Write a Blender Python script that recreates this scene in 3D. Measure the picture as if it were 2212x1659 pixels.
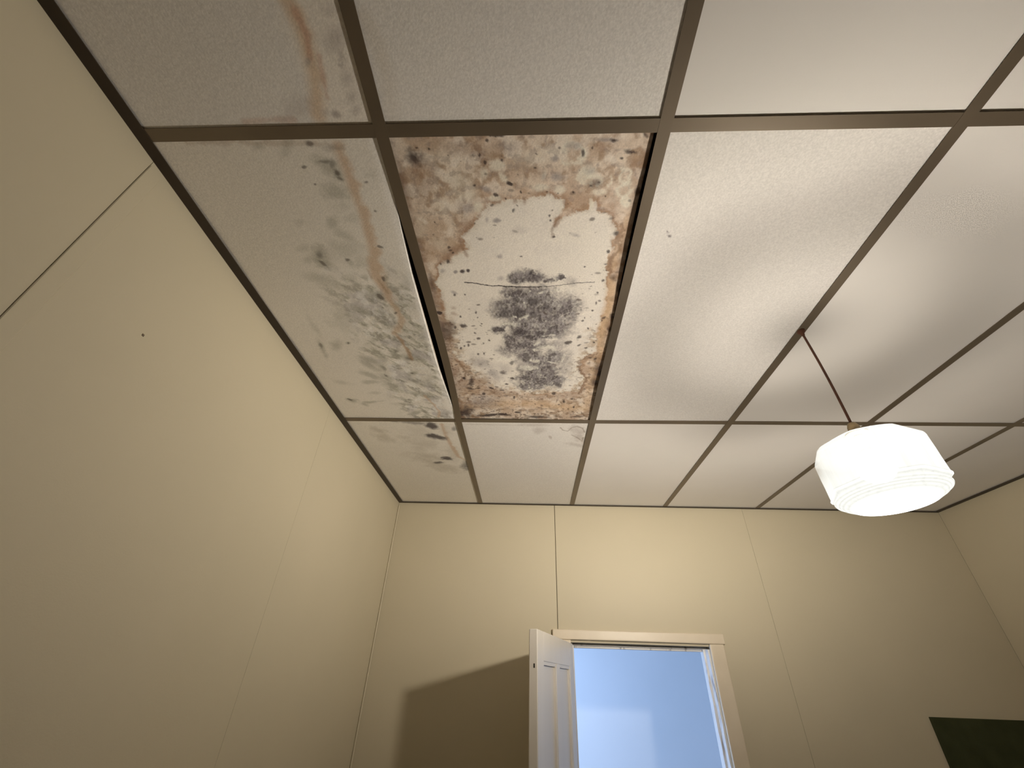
import bpy, bmesh, math, random
import numpy as np
from mathutils import Matrix, Vector

for _o in list(bpy.data.objects):
    bpy.data.objects.remove(_o, do_unlink=True)
scene = bpy.context.scene
COL = scene.collection
CAMZ = 1.80                      # eye height above the floor (m)
ZC = CAMZ + 0.9734               # underside of the ceiling grid

# ------------------------------------------------------------------ camera
YAW, PITCH, ROLL = -0.0526, 0.611, 0.0365
_f = Vector((math.sin(YAW)*math.cos(PITCH), math.cos(YAW)*math.cos(PITCH), math.sin(PITCH)))
_r = Vector((math.cos(YAW), -math.sin(YAW), 0))
_u = _r.cross(_f)
_r2 = math.cos(ROLL)*_r + math.sin(ROLL)*_u
_u2 = -math.sin(ROLL)*_r + math.cos(ROLL)*_u
cam_d = bpy.data.cameras.new('camera')
cam_d.sensor_width = 36.0
cam_d.lens = 916.7/2212*36.0
cam_d.clip_start = 0.02
cam = bpy.data.objects.new('camera', cam_d)
COL.objects.link(cam)
m = Matrix((( _r2.x, _u2.x, -_f.x, 0), (_r2.y, _u2.y, -_f.y, 0), (_r2.z, _u2.z, -_f.z, CAMZ), (0, 0, 0, 1)))
cam.matrix_world = m
scene.camera = cam

# ------------------------------------------------------------------ world, exposure, hall daylight
w = bpy.data.worlds.new('world'); scene.world = w; w.use_nodes = True
w.node_tree.nodes['Background'].inputs[0].default_value = (0.45, 0.62, 1.0, 1)
w.node_tree.nodes['Background'].inputs[1].default_value = 1.0
vs = scene.view_settings
vs.view_transform = 'Standard'; vs.look = 'None'; vs.gamma = 1.0; vs.use_curve_mapping = False
vs.exposure = 0.0
BULB_STRENGTH = 2750.0           # pendant bulb
HALL_WATTS = 34.0                # daylight at the hallway window

ld = bpy.data.lights.new('hallway_daylight', 'AREA')
ld.shape = 'RECTANGLE'; ld.size = 1.1; ld.size_y = 1.0; ld.energy = HALL_WATTS; ld.color = (0.50, 0.68, 1.0)
lo = bpy.data.objects.new('hallway_daylight', ld); COL.objects.link(lo)
lo.location = (-0.845, 3.62, 1.55); lo.rotation_euler = (0, -math.pi/2, 0)

# ------------------------------------------------------------------ helpers
def lin(c):
    c = np.asarray(c, float)/255.0
    return np.where(c <= 0.04045, c/12.92, ((c+0.055)/1.055)**2.4)

def obj(name, bm_or_me, mat, parent=None, smooth=False):
    if isinstance(bm_or_me, bmesh.types.BMesh):
        me = bpy.data.meshes.new(name); bm_or_me.normal_update(); bm_or_me.to_mesh(me); bm_or_me.free()
    else:
        me = bm_or_me
    if mat is not None and len(me.materials) == 0:
        me.materials.append(mat)
    if smooth:
        me.polygons.foreach_set('use_smooth', [True]*len(me.polygons))
    o = bpy.data.objects.new(name, me); COL.objects.link(o)
    if parent is not None:
        o.parent = parent
    return o

def empty(name, loc=(0, 0, 0)):
    o = bpy.data.objects.new(name, None); COL.objects.link(o); o.location = loc
    o.empty_display_size = 0.05
    return o

def struct(o, label=None):
    o['kind'] = 'structure'
    if label: o['label'] = label
    return o

def box(bm, x0, x1, y0, y1, z0, z1):
    v = [bm.verts.new(p) for p in ((x0,y0,z0),(x1,y0,z0),(x1,y1,z0),(x0,y1,z0),(x0,y0,z1),(x1,y0,z1),(x1,y1,z1),(x0,y1,z1))]
    for f in ((3,2,1,0),(4,5,6,7),(0,1,5,4),(1,2,6,5),(2,3,7,6),(3,0,4,7)):
        bm.faces.new([v[i] for i in f])

def bevel(bm, w, seg=1):
    bmesh.ops.bevel(bm, geom=list(bm.edges), offset=w, segments=seg, profile=0.6, affect='EDGES', clamp_overlap=True)

def boxbm(*a, bev=0.0):
    bm = bmesh.new(); box(bm, *a)
    if bev: bevel(bm, bev)
    return bm

def sweep(profile, path, closed_profile=True):
    """extrude a (n, up) profile along a horizontal polyline; n = left of travel"""
    bm = bmesh.new(); rows = []
    for i, p in enumerate(path):
        a = Vector(path[max(i-1, 0)]); b = Vector(path[min(i+1, len(path)-1)])
        d = (b-a); d.z = 0; d.normalize(); n = Vector((-d.y, d.x, 0))
        rows.append([bm.verts.new(Vector(p)+n*q[0]+Vector((0, 0, q[1]))) for q in profile])
    k = len(profile)
    for i in range(len(rows)-1):
        for j in range(k if closed_profile else k-1):
            bm.faces.new((rows[i][j], rows[i][(j+1) % k], rows[i+1][(j+1) % k], rows[i+1][j]))
    if closed_profile:
        bm.faces.new(rows[0][::-1]); bm.faces.new(rows[-1])
    bmesh.ops.recalc_face_normals(bm, faces=bm.faces)
    return bm

def lathe(bm, prof, c, n=32, cap0=False, cap1=False):
    rows = []
    for r, z in prof:
        rows.append([bm.verts.new((c[0]+r*math.cos(2*math.pi*i/n), c[1]+r*math.sin(2*math.pi*i/n), c[2]+z)) for i in range(n)])
    for a, b in zip(rows[:-1], rows[1:]):
        for i in range(n):
            bm.faces.new((a[i], a[(i+1) % n], b[(i+1) % n], b[i]))
    if cap0: bm.faces.new(rows[0])
    if cap1: bm.faces.new(rows[-1])
    bmesh.ops.recalc_face_normals(bm, faces=bm.faces)

def tube(bm, pts, r, n=8):
    rows = []
    for i, p in enumerate(pts):
        a = Vector(pts[max(i-1, 0)]); b = Vector(pts[min(i+1, len(pts)-1)]); d = (b-a).normalized()
        u = d.cross(Vector((0.13, 0.97, 0.2))).normalized(); v = d.cross(u)
        rows.append([bm.verts.new(Vector(p)+r*(math.cos(2*math.pi*k/n)*u+math.sin(2*math.pi*k/n)*v)) for k in range(n)])
    for a, b in zip(rows[:-1], rows[1:]):
        for k in range(n):
            bm.faces.new((a[k], a[(k+1) % n], b[(k+1) % n], b[k]))
    bm.faces.new(rows[0][::-1]); bm.faces.new(rows[-1])
    bmesh.ops.recalc_face_normals(bm, faces=bm.faces)

# ------------------------------------------------------------------ materials
def new_mat(name):
    mt = bpy.data.materials.new(name); mt.use_nodes = True
    nt = mt.node_tree; b = nt.nodes['Principled BSDF']
    return mt, nt, b

def noise_mat(name, c1, c2, scale=6.0, rough=0.6, detail=4.0, bump=0.0, bscale=200.0, spec=0.35, metallic=0.0, stretch=None):
    mt, nt, b = new_mat(name)
    tc = nt.nodes.new('ShaderNodeTexCoord'); src = tc.outputs['Object']
    if stretch:
        mp = nt.nodes.new('ShaderNodeMapping'); mp.inputs['Scale'].default_value = stretch
        nt.links.new(src, mp.inputs[0]); src = mp.outputs[0]
    nz = nt.nodes.new('ShaderNodeTexNoise'); nz.inputs['Scale'].default_value = scale; nz.inputs['Detail'].default_value = detail
    nt.links.new(src, nz.inputs['Vector'])
    rp = nt.nodes.new('ShaderNodeValToRGB')
    rp.color_ramp.elements[0].position = 0.32; rp.color_ramp.elements[1].position = 0.68
    rp.color_ramp.elements[0].color = (*c1, 1); rp.color_ramp.elements[1].color = (*c2, 1)
    nt.links.new(nz.outputs['Fac'], rp.inputs[0]); nt.links.new(rp.outputs[0], b.inputs['Base Color'])
    b.inputs['Roughness'].default_value = rough
    b.inputs['Specular IOR Level'].default_value = spec
    b.inputs['Metallic'].default_value = metallic
    if bump:
        n2 = nt.nodes.new('ShaderNodeTexNoise'); n2.inputs['Scale'].default_value = bscale; n2.inputs['Detail'].default_value = 3
        nt.links.new(src, n2.inputs['Vector'])
        bp = nt.nodes.new('ShaderNodeBump'); bp.inputs['Strength'].default_value = bump; bp.inputs['Distance'].default_value = 0.002
        nt.links.new(n2.outputs['Fac'], bp.inputs['Height']); nt.links.new(bp.outputs[0], b.inputs['Normal'])
    return mt

M_TILE = noise_mat('tile_white', (0.80, 0.77, 0.74), (0.83, 0.80, 0.77), 2.5, 0.62, 3, 0.05, 260, 0.3)
M_TILE_EDGE = noise_mat('tile_fibre', (0.50, 0.42, 0.32), (0.60, 0.52, 0.42), 60, 0.9)
M_WALL = noise_mat('wall_cream_paint', (0.53, 0.475, 0.35), (0.56, 0.50, 0.37), 1.6, 0.55, 3, 0.10, 320, 0.3)
M_WALL_BACK = noise_mat('wall_backing', (0.16, 0.13, 0.09), (0.22, 0.18, 0.12), 8, 0.8)
M_TEE = noise_mat('tee_brown_metal', (0.165, 0.130, 0.092), (0.195, 0.155, 0.110), 5, 0.40, 3, 0.05, 120, 0.5, 0.45)
M_ANGLE = noise_mat('angle_dark_brown', (0.040, 0.028, 0.018), (0.055, 0.038, 0.024), 5, 0.5, 3, 0.05, 120, 0.4, 0.2)
M_DECK = noise_mat('deck_dark_timber', (0.012, 0.010, 0.008), (0.022, 0.018, 0.014), 7, 0.9)
M_FLOOR = noise_mat('floor_boards', (0.25, 0.19, 0.14), (0.33, 0.25, 0.18), 3, 0.5, 5, 0, 100, 0.4, 0, (1, 8, 1))
M_TRIM = noise_mat('trim_cream_gloss', (0.66, 0.575, 0.45), (0.71, 0.625, 0.50), 7, 0.38, 4, 0.10, 60, 0.45)
M_DOOR = noise_mat('door_white_gloss', (0.70, 0.66, 0.60), (0.75, 0.71, 0.65), 5, 0.36, 4, 0.08, 50, 0.45, 0, (1, 1, 0.15))
M_HALL = noise_mat('hall_white_paint', (0.74, 0.78, 0.82), (0.79, 0.82, 0.86), 1.3, 0.6, 3, 0.05, 200, 0.3)
M_GREEN = noise_mat('board_dark_green', (0.040, 0.046, 0.020), (0.056, 0.062, 0.028), 9, 0.85, 4, 0.25, 400, 0.15)
M_CORD = noise_mat('cord_brown', (0.13, 0.055, 0.035), (0.18, 0.080, 0.05), 40, 0.7)
M_BRASS = noise_mat('fitter_tarnished_brass', (0.30, 0.22, 0.12), (0.42, 0.32, 0.18), 30, 0.42, 4, 0, 100, 0.5, 0.7)
M_STEEL = noise_mat('hinge_painted_steel', (0.45, 0.40, 0.32), (0.55, 0.50, 0.40), 30, 0.45, 4, 0, 100, 0.5, 0.4)
M_DARK = noise_mat('dark_slot', (0.02, 0.016, 0.012), (0.03, 0.024, 0.018), 30, 0.8)
M_NAIL = noise_mat('nail_rust', (0.13, 0.10, 0.07), (0.17, 0.13, 0.09), 60, 0.8)

def jamb_mat():
    """gloss paint with long scuffs where old paint has come off"""
    mt, nt, b = new_mat('jamb_scuffed_paint')
    tc = nt.nodes.new('ShaderNodeTexCoord'); mp = nt.nodes.new('ShaderNodeMapping'); mp.inputs['Scale'].default_value = (9, 9, 1.6)
    nt.links.new(tc.outputs['Object'], mp.inputs[0])
    nz = nt.nodes.new('ShaderNodeTexNoise'); nz.inputs['Scale'].default_value = 3.2; nz.inputs['Detail'].default_value = 6
    nt.links.new(mp.outputs[0], nz.inputs['Vector'])
    rp = nt.nodes.new('ShaderNodeValToRGB'); e = rp.color_ramp.elements
    e[0].position = 0.30; e[0].color = (0.22, 0.20, 0.20, 1); e[1].position = 0.40; e[1].color = (0.74, 0.73, 0.72, 1)
    nt.links.new(nz.outputs['Fac'], rp.inputs[0]); nt.links.new(rp.outputs[0], b.inputs['Base Color'])
    b.inputs['Roughness'].default_value = 0.4
    return mt
M_JAMB = jamb_mat()

def stain_mat(name, rough=0.7):
    """colour comes from the stains laid out on the tile, broken up by fine fibre grain"""
    mt, nt, b = new_mat(name)
    at = nt.nodes.new('ShaderNodeAttribute'); at.attribute_name = 'stain'
    tc = nt.nodes.new('ShaderNodeTexCoord')
    nz = nt.nodes.new('ShaderNodeTexNoise'); nz.inputs['Scale'].default_value = 240; nz.inputs['Detail'].default_value = 4
    nt.links.new(tc.outputs['Object'], nz.inputs['Vector'])
    mr = nt.nodes.new('ShaderNodeMapRange'); mr.inputs['From Min'].default_value = 0.3; mr.inputs['From Max'].default_value = 0.7
    mr.inputs['To Min'].default_value = 0.90; mr.inputs['To Max'].default_value = 1.08
    nt.links.new(nz.outputs['Fac'], mr.inputs['Value'])
    mx = nt.nodes.new('ShaderNodeMix'); mx.data_type = 'RGBA'; mx.blend_type = 'MULTIPLY'; mx.inputs['Factor'].default_value = 1.0
    nt.links.new(at.outputs['Color'], mx.inputs['A']); nt.links.new(mr.outputs['Result'], mx.inputs['B'])
    nt.links.new(mx.outputs['Result'], b.inputs['Base Color'])
    b.inputs['Roughness'].default_value = rough; b.inputs['Specular IOR Level'].default_value = 0.25
    bp = nt.nodes.new('ShaderNodeBump'); bp.inputs['Strength'].default_value = 0.2; bp.inputs['Distance'].default_value = 0.002
    nt.links.new(nz.outputs['Fac'], bp.inputs['Height']); nt.links.new(bp.outputs[0], b.inputs['Normal'])
    return mt
M_STAIN = stain_mat('tile_stained')

# ------------------------------------------------------------------ the room shell
XL, XR, YB, YF = -0.886, 2.632, 2.800, -2.45      # left, right, back (far) and front (behind the camera) wall faces
struct(obj('floor', boxbm(XL-0.2, XR+0.2, YF-0.2, YB+0.14, -0.1, 0.0), M_FLOOR))
ceiling = struct(obj('ceiling', boxbm(XL-0.2, XR+0.2, YF-0.2, YB+0.12, ZC+0.32, ZC+0.42), M_DECK), 'suspended ceiling of long white tiles in a brown metal grid')

PT = 0.006        # thickness of the wall sheets
wl = struct(obj('wall_left', boxbm(XL-0.2, XL-PT, YF-0.2, YB+0.12, 0.0, ZC+0.32), M_WALL_BACK))
for a, b_ in ((YF, -0.737), (-0.733, 0.488), (0.4885, 1.578), (1.5792, YB)):
    obj('wall_panel', boxbm(XL-PT, XL, a, b_, 0.0, ZC+0.012, bev=0.0006), M_WALL, wl)
obj('cover_strip', boxbm(XL, XL+0.003, 0.488, 0.522, 0.0, ZC-0.016, bev=0.0024), M_WALL, wl)
obj('nail_hole', boxbm(XL-0.001, XL+0.0012, 0.700, 0.7065, CAMZ+0.620, CAMZ+0.6265, bev=0.0012), M_NAIL, wl)
obj('corner_bead', boxbm(XL, XL+0.010, YB-0.010, YB, 0.0, ZC-0.018, bev=0.004), M_WALL, wl)

wr = struct(obj('wall_right', boxbm(XR+PT, XR+0.2, YF-0.2, YB+0.12, 0.0, ZC+0.32), M_WALL_BACK))
for a, b_ in ((YF, -0.86), (-0.858, 0.36), (0.362, 1.58), (1.582, YB)):
    obj('wall_panel', boxbm(XR, XR+PT, a, b_, 0.0, ZC+0.012, bev=0.0006), M_WALL, wr)
wf = struct(obj('wall_front', boxbm(XL, XR, YF-0.2, YF-PT, 0.0, ZC+0.32), M_WALL_BACK))
for a, b_ in ((XL, 0.33), (0.332, 1.55), (1.552, XR)):
    obj('wall_panel', boxbm(a, b_, YF-PT, YF, 0.0, ZC+0.012, bev=0.0006), M_WALL, wf)

# far wall with the doorway
DX0, DX1, DZ = 0.236, 1.006, CAMZ+0.190            # rough opening
bm = bmesh.new()
box(bm, XL, DX0, YB+PT, YB+0.12, 0, ZC+0.32); box(bm, DX1, XR, YB+PT, YB+0.12, 0, ZC+0.32); box(bm, DX0, DX1, YB+PT, YB+0.12, DZ, ZC+0.32)
wb = struct(obj('wall_back', bm, M_WALL_BACK))
obj('wall_panel', boxbm(XL, 0.1645, YB, YB+PT, 0, ZC+0.012, bev=0.0008), M_WALL, wb)
obj('wall_panel', boxbm(1.3925, XR, YB, YB+PT, 0, ZC+0.012, bev=0.0008), M_WALL, wb)
bm = bmesh.new()
pl = [(0.1685, 0), (DX0, 0), (DX0, DZ), (DX1, DZ), (DX1, 0), (1.391, 0), (1.391, ZC+0.012), (0.1685, ZC+0.012)]
fr = [bm.verts.new((x, YB, z)) for x, z in pl]; bk = [bm.verts.new((x, YB+PT, z)) for x, z in pl]
for i in range(8):
    bm.faces.new((fr[i], fr[(i+1) % 8], bk[(i+1) % 8], bk[i]))
for q in ((0, 1, 2, 7), (2, 3, 6, 7), (3, 4, 5, 6)):
    bm.faces.new([fr[i] for i in q]); bm.faces.new([bk[i] for i in q][::-1])
bmesh.ops.recalc_face_normals(bm, faces=bm.faces)
obj('wall_panel', bm, M_WALL, wb)

# hallway beyond the door
HX0, HX1, HY0, HY1 = -0.85, 2.30, YB+0.12, 4.75
struct(obj('floor_hallway', boxbm(HX0-0.1, HX1+0.1, HY0+0.02, HY1+0.1, -0.1, 0.0), M_FLOOR))
struct(obj('ceiling_hallway', boxbm(HX0-0.1, HX1+0.1, HY0, HY1+0.1, 2.62, 2.72), M_HALL))
struct(obj('wall_hallway_far', boxbm(HX0-0.1, HX1+0.1, HY1, HY1+0.1, 0, 2.62), M_HALL))
struct(obj('wall_hallway_right', boxbm(HX1, HX1+0.1, HY0, HY1, 0, 2.62), M_HALL))
bm = bmesh.new()
wy0, wy1, wz0, wz1 = 3.05, 4.19, 1.02, 2.08
box(bm, HX0-0.1, HX0, HY0, wy0, 0, 2.62); box(bm, HX0-0.1, HX0, wy1, HY1, 0, 2.62)
box(bm, HX0-0.1, HX0, wy0, wy1, 0, wz0); box(bm, HX0-0.1, HX0, wy0, wy1, wz1, 2.62)
struct(obj('wall_hallway_left', bm, M_HALL))
bm = bmesh.new()
for a in ((wy0, wy0+0.05, wz0, wz1), (wy1-0.05, wy1, wz0, wz1), (wy0, wy1, wz0, wz0+0.05), (wy0, wy1, wz1-0.05, wz1), (wy0, wy1, 1.53, 1.57)):
    box(bm, HX0-0.06, HX0-0.02, a[0], a[1], a[2], a[3])
struct(obj('window_1', bm, M_TRIM), 'hallway window')
bm = bmesh.new()
box(bm, HX0, HX1, HY0-0.001, HY0+0.006, DZ, 2.62); box(bm, HX0, DX0, HY0-0.001, HY0+0.006, 0, DZ); box(bm, DX1, HX1, HY0-0.001, HY0+0.006, 0, DZ)
struct(obj('wall_hallway_near', bm, M_HALL))

# ------------------------------------------------------------------ door frame: jambs, stops and casings
OX0, OX1, OZ = 0.252, 0.990, CAMZ+0.178            # clear opening
frame = struct(empty('trim_1', (0.62, YB, 0)), 'cream painted door casing around the open doorway')
def fpart(name, bm, mat):
    o = obj(name, bm, mat); o.parent = frame; o.matrix_parent_inverse = Matrix.Translation((-0.62, -YB, 0)); return o
fpart('jamb', boxbm(DX0, OX0, YB-0.002, HY0+0.004, 0, OZ, bev=0.002), M_JAMB)
# right jamb: worn edge
bm = bmesh.new(); rnd = random.Random(4); rows = []
for i in range(61):
    z = OZ*i/60; j = lambda s: rnd.uniform(-s, s)
    rows.append([bm.verts.new(p) for p in ((OX1+j(0.0012), YB+0.002+j(0.001), z), (OX1+j(0.0014), YB+0.044, z), (OX1-0.011+j(0.0015), YB+0.046+j(0.001), z), (OX1-0.011+j(0.0014), YB+0.082, z),
                                          (OX1+j(0.001), YB+0.084, z), (OX1, HY0+0.004, z), (DX1, HY0+0.004, z), (DX1, YB+0.002, z))])
for a, b_ in zip(rows[:-1], rows[1:]):
    for k in range(8): bm.faces.new((a[k], a[(k+1) % 8], b_[(k+1) % 8], b_[k]))
bm.faces.new(rows[0]); bm.faces.new(rows[-1]); bmesh.ops.recalc_face_normals(bm, faces=bm.faces)
fpart('jamb', bm, M_JAMB)['label'] = 'scuffed right jamb with worn paint'
fpart('head_jamb', boxbm(DX0, DX1, YB+0.050, HY0+0.004, OZ, DZ, bev=0.002), M_JAMB)
fpart('door_stop', boxbm(OX0, OX1-0.012, YB+0.060, YB+0.090, OZ-0.010, OZ, bev=0.002), M_JAMB)
def casing(x0, x1, z0, z1, vertical, inner):
    """flat casing with a rounded outer shoulder"""
    bm = bmesh.new(); box(bm, x0, x1, YB-0.019, YB, z0, z1); bevel(bm, 0.006, 3); return bm
fpart('head_casing', casing(0.134, 1.088, CAMZ+0.202, CAMZ+0.252, False, 0), M_TRIM)
fpart('side_casing', casing(1.000, 1.078, 0, CAMZ+0.2018, True, 0), M_TRIM)
fpart('side_casing', casing(0.150, 0.236, 0, CAMZ+0.2018, True, 1), M_TRIM)

# ------------------------------------------------------------------ the open door leaf
HINGE = Vector((0.246, YB-0.014, 0)); FREE = Vector((0.036, 2.036, 0))
dvec = (FREE-HINGE); DLEN = dvec.length; ang = math.atan2(dvec.y, dvec.x)
door = struct(empty('door_1', HINGE), 'white panelled door standing open into the room')
door.rotation_euler = (0, 0, ang)
# leaf local frame: x from hinge to free edge, face seen from the right is y = 0 and the leaf is behind it (y < 0)
TH, DH = -0.036, CAMZ+0.183
def dpart(name, bm, mat=None, smooth=False):
    o = obj(name, bm, mat or M_DOOR, door, smooth); return o
ST = 0.105; MU0, MU1 = 0.355, 0.43; ZT = CAMZ+0.074; ZL0, ZL1 = 0.86, 1.06
dpart('stile', boxbm(0.004, ST, TH, 0, 0.012, DH, bev=0.002))
dpart('stile', boxbm(DLEN-ST, DLEN, TH, 0, 0.012, DH, bev=0.003))
dpart('rail', boxbm(ST, DLEN-ST, TH+0.0005, -0.0005, ZT, DH, bev=0.0015))
dpart('rail', boxbm(ST, DLEN-ST, TH+0.0005, -0.0005, ZL0, ZL1, bev=0.0015))
dpart('rail', boxbm(ST, DLEN-ST, TH+0.0005, -0.0005, 0.012, 0.24, bev=0.0015))
for z0, z1 in ((ZL1, ZT), (0.24, ZL0)):
    dpart('mullion', boxbm(MU0, MU1, TH+0.0005, -0.0005, z0, z1, bev=0.0015))
    for x0, x1 in ((ST, MU0), (MU1, DLEN-ST)):
        pn = dpart('panel', boxbm(x0, x1, TH+0.012, -0.012, z0, z1))
        for ys, s in ((-0.012, 1), (TH+0.012, -1)):
            bm = bmesh.new(); g = 0.013; dpt = 0.009*s
            for a in ((x0, x0+g, z0, z1), (x1-g, x1, z0, z1), (x0+g, x1-g, z0, z0+g), (x0+g, x1-g, z1-g, z1)):
                box(bm, a[0], a[1], min(ys, ys+dpt), max(ys, ys+dpt), a[2], a[3])
            mo = obj('moulding', bm, M_DOOR, pn)
for z in (0.25, 1.0, CAMZ-0.06):
    bm = bmesh.new(); tube(bm, [(-0.003, TH*0.7, z-0.045), (-0.003, TH*0.7, z+0.045)], 0.005, 10); dpart('hinge', bm, M_STEEL, True)
dpart('latch_plate', boxbm(DLEN-0.0005, DLEN+0.0012, TH+0.008, -0.008, 0.93, 1.05, bev=0.0004), M_STEEL)
dpart('screw_hole', boxbm(DLEN-0.001, DLEN+0.0008, -0.017, -0.011, CAMZ+0.047, CAMZ+0.062, bev=0.0004), M_DARK)
for s, y in ((1, 0.0), (-1, TH)):
    bm = bmesh.new(); lathe(bm, [(0.003, 0), (0.024, 0.001), (0.024, 0.006), (0.010, 0.009), (0.009, 0.030), (0.022, 0.038), (0.027, 0.050), (0.020, 0.060), (0.003, 0.063)], (0, 0, 0), 20, True, True)
    bmesh.ops.transform(bm, matrix=Matrix.Translation((DLEN-0.055, y, 0.99)) @ Matrix.Rotation(-s*math.pi/2, 4, 'X'), verts=bm.verts)
    dpart('knob', bm, M_BRASS, True)

# ------------------------------------------------------------------ ceiling grid
COLX = [-0.329, 0.283, 0.892, 1.487, 2.094]       # centre lines of the long tees
ROWY = [1.684, 0.431, -0.789, -2.009]             # centre lines of the cross tees
FW = 0.014                                        # half a flange
TEE = [(-FW, 0.0), (FW, 0.0), (FW, 0.0016), (0.001, 0.0016), (0.001, 0.032), (0.0045, 0.032), (0.0045, 0.044), (-0.0045, 0.044), (-0.0045, 0.032), (-0.001, 0.032), (-0.001, 0.0016), (-FW, 0.0016)]
def bow(i, y):
    """the tee beside the fallen tile edge has been pushed sideways"""
    if i == 0 and 0.43 < y < 1.684:
        t = (y-0.43)/1.254
        return 0.0125*math.sin(math.pi*min(1, t**1.5))**0.8
    return 0.0
for i, x in enumerate(COLX):
    ys = [YF+0.02, -2.009, -0.789] + [0.431+k*(1.684-0.431)/24 for k in range(25)] + [2.2, YB-0.002]
    o = obj('main_tee', sweep(TEE, [(x+bow(i, y), y, ZC) for y in ys]), M_TEE, ceiling)
edges = [XL+0.002] + COLX + [XR-0.002]
for y in ROWY:
    for a, b_ in zip(edges[:-1], edges[1:]):
        yo = lambda x: y - (0.012*max(0, x-0.3)/2.0 if y > 1 else 0)
        x0 = a+(FW if a in COLX else 0); x1 = b_-(FW if b_ in COLX else 0)
        obj('cross_tee', sweep(TEE, [(x0+0.0002, yo(x0), ZC+0.0003), (x1-0.0002, yo(x1), ZC+0.0003)]), M_TEE, ceiling)
# wall angles
AW = 0.030
def angle(p0, p1, kink=None):
    prof = [(0, -0.0015), (AW, -0.0015), (AW, 0.0004), (0.0018, 0.0004), (0.0018, 0.022), (0, 0.022)]
    path = [p0]+(kink or [])+[p1]
    return sweep(prof, path)
obj('wall_angle', angle((XL, YB, ZC), (XL, YF, ZC)), M_ANGLE, ceiling)
obj('wall_angle', angle((XR, YF, ZC), (XR, YB, ZC)), M_ANGLE, ceiling)
AW = 0.020
obj('wall_angle', angle((XR-0.03, YB, ZC), (XL+0.03, YB, ZC)), M_ANGLE, ceiling)
obj('wall_angle', angle((XL+0.03, YF, ZC), (XR-0.03, YF, ZC)), M_ANGLE, ceiling)

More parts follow.
